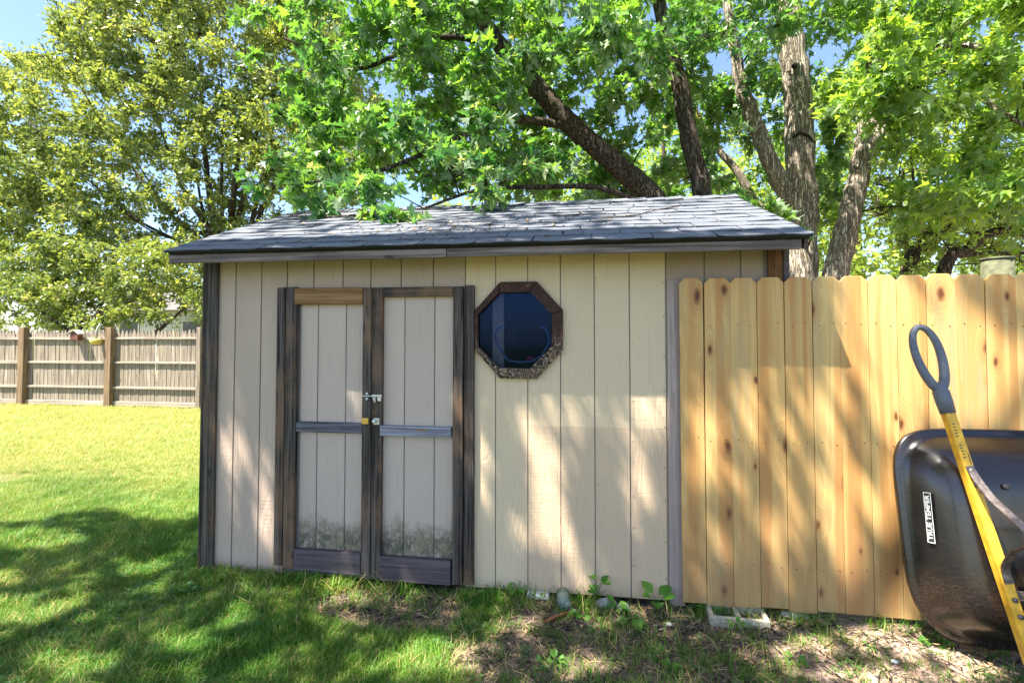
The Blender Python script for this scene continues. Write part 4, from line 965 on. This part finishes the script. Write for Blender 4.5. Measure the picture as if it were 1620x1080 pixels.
k = len(P1); near = sstep(P1[:, 1], 4.5, 8)
rot = np.column_stack([R.normal(0, .12, k), R.normal(0, .12, k), R.uniform(0, 6.28, k)])
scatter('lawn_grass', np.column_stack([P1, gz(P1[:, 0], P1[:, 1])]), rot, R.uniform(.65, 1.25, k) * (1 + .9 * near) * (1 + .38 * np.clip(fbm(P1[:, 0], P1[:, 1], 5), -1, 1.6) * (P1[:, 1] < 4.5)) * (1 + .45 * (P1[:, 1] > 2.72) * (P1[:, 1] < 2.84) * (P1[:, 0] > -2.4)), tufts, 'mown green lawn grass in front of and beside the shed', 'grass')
P2 = np.vstack([cand(4400, -1.8, 3.0, 1.7, 2.82), cand(2200, -3.6, -1.6, 1.8, 2.83), cand(7000, -13, -2.4, 3.6, 9.4)])
dm = dirt(P2[:, 0], P2[:, 1]); P2 = P2[R.random(len(P2)) < np.where(P2[:, 1] > 3.2, .8, np.where(dm > .9, .30 * (fbm(P2[:, 0], P2[:, 1], 8) > -.2), .75 * (dm > .15) + .3 * (fbm(P2[:, 0], P2[:, 1], 5) > .35)))]
P2 = P2[~((P2[:, 0] > 1.15) & (P2[:, 1] > 2.30) & (R.random(len(P2)) < .85))]
k = len(P2); rot = np.column_stack([R.normal(0, .4, k), R.normal(0, .4, k), R.uniform(0, 6.28, k)])
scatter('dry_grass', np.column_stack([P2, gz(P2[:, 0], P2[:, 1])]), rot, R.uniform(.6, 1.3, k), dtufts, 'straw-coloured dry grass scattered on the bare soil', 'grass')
P3 = cand(5200, -4.2, 3.0, 1.7, 3.6); dm = dirt(P3[:, 0], P3[:, 1]); P3 = P3[((P3[:, 1] < 2.82) | (P3[:, 0] < -2.35)) & (R.random(len(P3)) < np.where(dm > .6, .10, .8 * (fbm(P3[:, 0], P3[:, 1], 4) > .1)))]
k = len(P3); rot = np.column_stack([R.normal(0, .2, k), R.normal(0, .2, k), R.uniform(0, 6.28, k)])
scatter('clover', np.column_stack([P3, gz(P3[:, 0], P3[:, 1]) + .004]), rot, R.uniform(.5, 1.1, k), clov, 'patches of small clover leaves among the near lawn grass', 'clover')
# loose crumbs of soil and litter
cr = bpy.data.collections.new('litter_library')
for i in range(4):
    m = MB(); c = [Vector((rnd.uniform(-1, 1), rnd.uniform(-1, 1), rnd.uniform(-.6, .6))).normalized() * rnd.uniform(.6, 1) for _ in range(12)]
    bm = bmesh.new(); [bm.verts.new(v * .007) for v in c]; bmesh.ops.convex_hull(bm, input=bm.verts); me = bpy.data.meshes.new('crumb'); bm.to_mesh(me); bm.free()
    me.materials.append((M['clod'], M['ground'], M['clod'], M['deadleaf'])[i]); cr.objects.link(bpy.data.objects.new('crumb', me))
for i in range(3):
    m = MB().tube([(-.03, 0, .003), (0, .004 * (i - 1), .005), (.035, .002, .003)], [.0012, .0015, .0008], 4); cr.objects.link(bpy.data.objects.new('straw', m.mesh('straw', (M['barkp'], M['bark3'], M['deadleaf'])[i])))
P4 = cand(15000, -1.6, 3.2, 1.9, 2.82); dm = dirt(P4[:, 0], P4[:, 1]); P4 = P4[R.random(len(P4)) < dm]
k = len(P4); rot = np.column_stack([R.normal(0, .3, k), R.normal(0, .3, k), R.uniform(0, 6.28, k)])
scatter('soil_litter', np.column_stack([P4, gz(P4[:, 0], P4[:, 1]) + .001]), rot, R.uniform(.4, 1.4, k) ** 1.7, cr, 'crumbs of soil, chips and broken stems lying along the shed foot', 'litter')

# ------------------------------------------------------------------ weeds along the shed
def G(x, y):
    p = pg(x, y, 0.0); p.z = float(gz(p.x, p.y)); return p
def weed(px, py, n_, size, h, label, upright=.5, tmpl=TO, wide=1.0, mat='weed'):
    p = G(px, py); p.y = min(p.y, 2.80)
    t = thing('broadleaf_weed', tuple(p), label, 'weed'); m = MB(); 
    T = np.array([(0, 0), (.22 * wide, .2), (.34 * wide, .5), (.2 * wide, .8), (0, 1), (-.2 * wide, .8), (-.34 * wide, .5), (-.22 * wide, .2), (0, .5)]); FF = [(8, i, (i + 1) % 8) for i in range(8)]
    for i in range(n_):
        a = i * 2.4 + rnd.uniform(-.4, .4); dv = Vector((math.cos(a), math.sin(a) * .7 - .25, 0)); hh = h * rnd.uniform(.3, 1.0)
        e = p + dv * size * .35 + Vector((0, 0, hh)); m.tube([p, p + Vector((0, 0, hh * .6)) + dv * size * .1, e], [.002, .0016, .001], 4, cap=False)
        tip_ = np.array([[dv.x, dv.y, upright + rnd.uniform(-.4, .3)]]); me = leaf_mesh('leaf', np.array([tuple(e)]), tip_, np.array([[-dv.x * .4, -dv.y * .4 - .3, 1.0]]), np.array([size * rnd.uniform(.7, 1.15)]), T, FF, M[mat], org=tuple(e))
        link('leaf', me, t, tuple(e))
    m.build('stem', M['weed'], t, tuple(p))
for a in [(945, 948, 7, .055, .13, 'bright yellow-green weed standing against the siding right of the window'),
          (1038, 966, 5, .085, .10, 'weed with large oval leaves at the seam near the pine fence', .5, TO, 1.2),
          (1000, 985, 6, .07, .04, 'low plantain-like weed on the bare soil left of the seam', -.1, TO, 1.1),
          (975, 968, 7, .05, .05, 'small dark leaved weed by the grey stones', .1), (1120, 972, 9, .06, .05, 'grassy weed clump in front of the first pine boards', .5, TO, .5),
          (818, 935, 3, .05, .12, 'thin weed with a drooping leaf against the siding below the window', -.4), (772, 942, 7, .04, .03, 'small green weed by the right door corner', .1),
          (920, 975, 7, .05, .03, 'pale green fallen-leaf weed below the grey-green pipe', 0), (1375, 1028, 4, .03, .02, 'tiny weed on the pale soil near the fence', .2),
          (1165, 1000, 6, .035, .05, 'yellow-green sprig growing in front of the concrete block', .6), (1480, 1022, 7, .06, .03, 'sunlit round-leaved weed beside the wheelbarrow', .1, TO, 1.2),
          (300, 935, 8, .05, .03, 'broad leaved weed in the lawn near the corner post', .2), (1260, 1050, 6, .04, .03, 'small round-leaved weed low in the right foreground', .2),
          (855, 935, 6, .04, .04, 'little weed between the white chip and the siding', .2), (1060, 1060, 7, .035, .04, 'leafy sprig in the foreground soil under the seam', .5), (880, 1050, 7, .035, .04, 'leafy sprig in the foreground soil below the window', .5)]:
    weed(*a)

# ------------------------------------------------------------------ bits on the ground
def rock(name, px, py, sx, sy, sz, mat, label, cat, rot=0.0, z=None):
    p = G(px, py); p.y = min(p.y, 2.79)
    bm = bmesh.new(); bmesh.ops.create_icosphere(bm, subdivisions=2, radius=1)
    for v in bm.verts: v.co *= 1 + rnd.uniform(-.13, .13)
    bmesh.ops.scale(bm, vec=(sx, sy, sz), verts=bm.verts); me = bpy.data.meshes.new(name); bm.to_mesh(me); bm.free(); me.materials.append(mat)
    o = link(name, me, None, (p.x, p.y, p.z + sz * .45)); o.rotation_euler = (0, 0, rot); return props(o, label, cat)
rock('stone', 958, 948, .06, .035, .03, M['stone'], 'flat grey stone half under the siding behind the weeds', 'stone')
rock('stone', 985, 958, .045, .03, .022, M['stone'], 'smaller pale stone lying just right of the flat grey stone', 'stone', .5)
rock('stone', 378, 937, .035, .025, .016, M['stone'], 'grey stone in the grass under the left door', 'stone', .3)
rock('stone', 1415, 1051, .016, .010, .008, M['white'], 'small white pebble on the soil in the right foreground', 'stone')
rock('stone', 292, 1063, .015, .010, .009, M['white'], 'white pebble lying in the near lawn at the left', 'stone', .6)
rock('stone', 1058, 986, .017, .014, .010, M['white'], 'angular pale chip on the dark soil right of the plantain', 'stone', .2)
rock('stone', 1250, 972, .065, .022, .018, M['stone'], 'long grey rock under the pine fence right of the concrete block', 'stone', -.1)
rock('dirt_clod', 1300, 1000, .05, .03, .012, M['ground'], 'brown clod of earth near the foot of the pine fence', 'clod')
rock('dirt_clod', 870, 1000, .06, .035, .02, M['ground'], 'brown clod of earth below the rust-coloured stick', 'clod')
# concrete block under the fence
p0, p1 = pg(1122, 985), pg(1216, 992)
t = thing('concrete_block', ((p0.x + p1.x) / 2, p0.y, 0), 'pale concrete block with open cores lying under the pine fence', 'concrete block')
cx, wv = (p0.x + p1.x) / 2, (p1.x - p0.x)
m = MB().box(-wv / 2, wv / 2, 0, .02, -.05, .046)
for q in (-wv / 2, -.011, wv / 2 - .022): m.box(q, q + .022, .0205, .12, -.05, .046)
m.box(-wv / 2, wv / 2, .1205, .14, -.05, .046)
o = link('block_body', m.mesh('block_body', M['conc'], .003), t, (cx, 2.675, 0)); o.rotation_euler = (0, 0, -.04)
# white chipped board end and pipe end
p = pn(851, 938, 2.80); o = bx('white_board', M['white'], None, p.x - .06, p.x + .06, 2.79, 2.836, .012, .032); props(o, 'short chipped white board tucked under the siding below the window', 'board')
p = pg(892, 948); p.y = min(p.y, 2.78)
o = MB().tube([(p.x - .005, 2.86, .03), (p.x, 2.77, .022), (p.x + .02, 2.72, .012)], [.036, .036, .033], 16).build('drain_pipe', M['green'], None, (p.x, 2.77, .02)); props(o, 'grey-green round pipe end poking out from under the siding', 'pipe')
def stick(pts, r, mat, label, name='stick', z=.008):
    P_ = [G(a, b) + Vector((0, 0, z + (.012 if i % 2 else 0))) for i, (a, b) in enumerate(pts)]
    o = MB().tube(P_, [r * (1 - .5 * i / len(P_)) for i in range(len(P_))], 6).build(name, mat, None, tuple(P_[0])); props(o, label, 'stick')
stick([(863, 983), (882, 978), (906, 968)], .010, M['rustm'], 'short rust-red piece of wood on the soil below the siding', 'wood_piece')
stick([(1032, 1000), (1075, 992), (1100, 975), (1118, 962)], .005, M['barkp'], 'grey stick slanting up towards the concrete block')
stick([(1000, 990), (1060, 998), (1110, 993)], .004, M['barkp'], 'thin stick lying level beside the slanting grey stick')
stick([(905, 980), (925, 992), (945, 1000)], .004, M['barkp'], 'thin pale twig right of the rust-red wood')
stick([(1245, 1052), (1262, 1040), (1270, 1033)], .005, M['barkp'], 'short brown stick in the right foreground soil')
stick([(1205, 1000), (1240, 990), (1275, 1000), (1320, 1000)], .004, M['bark3'], 'dark curved twig right of the concrete block')
stick([(738, 930), (765, 940), (800, 948)], .005, M['barkp'], 'weathered twig by the bottom of the right door')
stick([(990, 1002), (960, 1010), (915, 985)], .003, M['barkp'], 'long thin pale stalk crossing the soil below the plantain')
stick([(1395, 1014), (1330, 1008), (1370, 1003), (1405, 1005)], .0025, M['barkp'], 'curled dry stalk on sunlit soil at the fence foot')
stick([(650, 1079), (600, 1074), (545, 1078)], .003, M['bark3'], 'dark twig in the grass at the bottom edge')
# roof litter
def rstick(pts, r, mat, label):
    P_ = [Vector(rp(x, s_, .022)) for x, s_ in pts]; o = MB().tube(P_, r, 6).build('twig', mat, None, tuple(P_[0])); props(o, label, 'twig')
rstick([(-2.28, 1.18), (-2.0, .98), (-1.72, 1.0), (-1.55, 1.15), (-1.4, 1.28)], .009, M['barkp'], 'pale curved branch lying at the left end of the shed roof')
rstick([(.1, .55), (.32, .62), (.46, .8), (.62, .92)], .004, M['barkp'], 'thin twig lying on the sunlit right half of the roof')
rstick([(.2, .70), (.02, .74), (-.2, .70)], .003, M['barkp'], 'thin twig lying near the middle of the roof')
dlp = []
for _ in range(260):
    x = rnd.gauss(-.75, .5); s_ = abs(rnd.gauss(.42, .25)); 
    if RX0 < x < RX1 and s_ < SLn: dlp.append(rp(x, s_, .020))
dlp = np.array(dlp); k = len(dlp)
o = link('dead_leaves', leaf_mesh('dead_leaves', dlp, R.normal(0, 1, (k, 3)) * [1, 1, .2], R.normal(0, .3, (k, 3)) + [0, -.3, 1], R.uniform(.012, .035, k), *TO, M['deadleaf'])); props(o, 'dead leaves and seed litter scattered on the shed roof', 'leaves', kind='stuff')

# ------------------------------------------------------------------ wheelbarrow leaning on the fence, underside out
wb = bpy.data.objects.new('wheelbarrow', None); COL.objects.link(wb); props(wb, 'black wheelbarrow with yellow handles propped upside out against the pine fence', 'wheelbarrow')
LEAN = math.radians(9.5)
wb.matrix_world = Matrix.Translation((1.915, 2.565, .07)) @ Matrix(((1, 0, 0, 0), (0, math.sin(LEAN), -math.cos(LEAN), 0), (0, math.cos(LEAN), math.sin(LEAN), 0), (0, 0, 0, 1)))
def wpart(name, m, mat, bevel=0.0, parent=None, smooth=None):
    me = m.mesh(name, mat, bevel)
    o = bpy.data.objects.new(name, me); COL.objects.link(o); o.parent = parent or wb; return o
# tray: rings of a rounded trapezoid (x half width, y centre) lofted to a flat bottom
TL = .925
def ring(inset, z, n_=72, dy=0.0):
    out = []
    for i in range(n_):
        a = 2 * math.pi * i / n_; c_, s_ = math.cos(a), math.sin(a)
        e = .36 if s_ > 0 else .54
        x = (abs(c_) ** e) * (1 if c_ >= 0 else -1); y_ = (abs(s_) ** (e)) * (1 if s_ >= 0 else -1)
        t = (y_ + 1) / 2; hw = (.425 + .0 * t) - inset
        yy = TL / 2 + y_ * (TL / 2 - inset * 1.15) + dy
        out.append((x * hw, yy, z))
    return out
rings = [ring(-.004, -.030), ring(-.012, -.026), ring(-.014, -.006), ring(-.008, .002), ring(.006, .003), ring(.016, .008), ring(.030, .035), ring(.055, .09), ring(.085, .14, dy=-.01), ring(.11, .172, dy=-.015), ring(.135, .192, dy=-.02), ring(.165, .203, dy=-.02), ring(.20, .207, dy=-.02), ring(.26, .2075, dy=-.02), ring(.31, .2078, dy=-.02)]
inner = [ring(.0, -.026), ring(.010, .0), ring(.034, .033), ring(.06, .088), ring(.115, .165, dy=-.015), ring(.2, .202, dy=-.02), ring(.31, .203, dy=-.02)]
def loft(RG, cap=True):
    m = MB(); n_ = len(RG[0]); vs = [v for r_ in RG for v in r_]
    fs = [(k * n_ + i, k * n_ + (i + 1) % n_, (k + 1) * n_ + (i + 1) % n_, (k + 1) * n_ + i) for k in range(len(RG) - 1) for i in range(n_)]
    if cap: fs.append(tuple((len(RG) - 1) * n_ + i for i in range(n_)))
    return m.add(vs, fs, True)
tray = wpart('tray', loft(rings), M['tray'])
wpart('tray_inner', loft([rings[0]] + inner), M['tray'])
# pressed ledge marks and bolts on the tray
m = MB()
for (x, y_) in ((-.12, .25), (-.12, .7), (.12, .25), (.12, .7)): m.tube([(x, y_, .206), (x, y_, .214)], .014, 12)
wpart('tray_bolts', m, M['steel'], 0, tray)['kind'] = 'stuff'
# handles
for sx in (-1, 1):
    a = Vector((sx * .318, 1.06, .215)); b = Vector((sx * .168, -.03, .285)); d = (b - a); L_ = d.length; d.normalize()
    zax = Vector((0, 0, 1)); zax = (zax - d * zax.dot(d)).normalized(); xax = d.cross(zax)
    mat_ = Matrix((xax, d, zax)).transposed().to_4x4(); mat_.translation = a
    hd = bpy.data.objects.new('handle', MB().box(-.020, .020, 0, L_, -.022, .022).mesh('handle', M['yellow'], .004)); COL.objects.link(hd); hd.parent = wb; hd.matrix_local = mat_
    # grip: closed loop with a socket, in the handle's own frame (y points down the handle)
    m = MB(); P_ = []; rr = []
    for i in range(29):
        t = 2 * math.pi * i / 28; k_ = .5 - .5 * math.cos(t)      # 0 at the far end, 1 at the neck
        P_.append((math.sin(t) * .060 * (1 - .28 * k_), -.345 + .145 * (1 - math.cos(t)), .0)); rr.append(.0145 + .007 * k_)
    m.tube(P_, rr, 10, cap=False); m.tube([(0, -.075, 0), (0, -.04, 0), (0, .0, 0), (0, .055, 0)], [.022, .032, .032, .029], 14)
    gp = bpy.data.objects.new('grip', m.mesh('grip', M['grip'])); COL.objects.link(gp); gp.parent = hd
    m = MB()
    for k in range(5): m.box(.002, .012, .10 + k * .013, .104 + k * .013, .0222, .0228); m.box(.002, .012, .19 + k * .013, .194 + k * .013, .0222, .0228)
    for k in range(3): m.box(-.012, -.009, .23 + k * .06, .275 + k * .06, .0222, .0228)
    q = bpy.data.objects.new('printed_marks', m.mesh('printed_marks', M['print'])); COL.objects.link(q); q.parent = hd; q['kind'] = 'stuff'
    m = MB()
    for yy in (.30, .36, .80, .86): m.tube([(0, yy, .02), (0, yy, .030)], .010, 8)
    q = bpy.data.objects.new('bolts', m.mesh('bolts', M['steel'])); COL.objects.link(q); q.parent = hd; q['kind'] = 'stuff'
    # leg: flat steel strap standing out from the handle and coming back
    def hp_(s_, out=0.0, side=0.0): return a + d * s_ + zax * (.022 + out) + xax * side
    pth = [hp_(.28, .0), hp_(.32, .012), hp_(.40, .060), hp_(.45, .115), hp_(.50, .175), hp_(.53, .190), hp_(.57, .165), hp_(.60, .10), hp_(.64, .045), hp_(.68, .010), hp_(.74, 0)]
    m = MB(); w = .016
    pc, _ = stem_pts([(p_, 1) for p_ in pth], 4)
    vs = []
    for i, p_ in enumerate(pc):
        t_ = (pc[min(i + 1, len(pc) - 1)] - pc[max(i - 1, 0)]).normalized(); nn = xax.cross(t_).normalized()
        for u, v_ in ((-w, -.003), (w, -.003), (w, .003), (-w, .003)): vs.append(p_ + xax * u + nn * v_)
    fs = [(i * 4 + j, i * 4 + (j + 1) % 4, i * 4 + 4 + (j + 1) % 4, i * 4 + 4 + j) for i in range(len(pc) - 1) for j in range(4)] + [(0, 1, 2, 3), tuple(len(vs) - 4 + j for j in range(4))]
    m.add(vs, fs, False); wpart('leg', m, M['steel'])
wpart('crossbar', MB().box(-.25, .25, .60, .632, .195, .201), M['steel'], .001)
wpart('crossbar', MB().box(-.19, .19, .26, .292, .235, .241), M['steel'], .001)
wpart('leg_brace', MB().tube([(-.22, .50, .41), (.22, .50, .41)], .008, 8), M['steel'])
wc = Vector((0, .215, .335))
tyre = []; 
m = MB(); NT = 36
vs = []
for i in range(NT):
    t = 2 * math.pi * i / NT
    for j in range(12):
        w = 2 * math.pi * j / 12; rr = .145 + .042 * math.cos(w); vs.append((wc.x + .042 * math.sin(w), wc.y + math.cos(t) * rr, wc.z + math.sin(t) * rr))
fs = [(i * 12 + j, i * 12 + (j + 1) % 12, ((i + 1) % NT) * 12 + (j + 1) % 12, ((i + 1) % NT) * 12 + j) for i in range(NT) for j in range(12)]
wh = wpart('wheel', MB().add(vs, fs, True), M['rubber'])
wpart('rim', MB().tube([(-.02, wc.y, wc.z), (-.012, wc.y, wc.z), (.012, wc.y, wc.z), (.02, wc.y, wc.z)], [.10, .112, .112, .10], 24), M['yellow'], 0, wh)
wpart('axle', MB().tube([(-.17, wc.y, wc.z), (.17, wc.y, wc.z)], .010, 8).box(-.172, -.166, wc.y - .015, wc.y + .015, .27, wc.z + .01).box(.166, .172, wc.y - .015, wc.y + .015, .27, wc.z + .01), M['steel'])
# lettering TRUE TEMPER, running up the left side wall of the tray
def text_mesh(txt, size, mat, name, extr=.0006, bold=.004):
    cu = bpy.data.curves.new(name, 'FONT'); cu.body = txt; cu.size = size * .90; cu.align_x = 'CENTER'; cu.align_y = 'CENTER'; cu.extrude = extr; cu.offset = bold * size; cu.space_character = .95
    o = bpy.data.objects.new(name, cu); COL.objects.link(o); dg = bpy.context.evaluated_depsgraph_get(); me = bpy.data.meshes.new_from_object(o.evaluated_get(dg)); bpy.data.objects.remove(o); me.materials.clear(); me.materials.append(mat); return me
# the wall panel: between ring inset .055 (z .09) and .085 (z .14)
cxl, cyl = -.364, .545
nrm = Vector((-.86, 0, .51)).normalized(); up = Vector((.03, 1, 0)).normalized(); ri = up; upv = nrm.cross(ri).normalized()   # reading direction = up the tray
def place(me, name, off, u, v):
    o = bpy.data.objects.new(name, me); COL.objects.link(o); o.parent = tray
    mt = Matrix((ri, upv, nrm)).transposed().to_4x4(); mt = mt @ Matrix.Diagonal((1, .80, 1, 1)); mt.translation = Vector((cxl, cyl, .100)) + nrm * (off + .0055) + ri * u + upv * v; o.matrix_local = mt; return o
lg = place(MB().box(-.103, .103, -.015, .015, -.0005, .0).mesh('logo_plate', M['print']), 'logo', .010, 0, 0)
fr2 = MB().box(-.108, .108, -.0185, -.0160, 0, .0006).box(-.108, .108, .0160, .0185, 0, .0006).box(-.108, -.1055, -.0159, .0159, 0, .0006).box(.1055, .108, -.0159, .0159, 0, .0006)
o = place(fr2.mesh('logo_border', M['wprint']), 'logo_border', .0102, 0, 0)
me = text_mesh('TRUE TEMPER', .036, M['wprint'], 'lettering'); o = place(me, 'lettering', .0114, 0, 0)
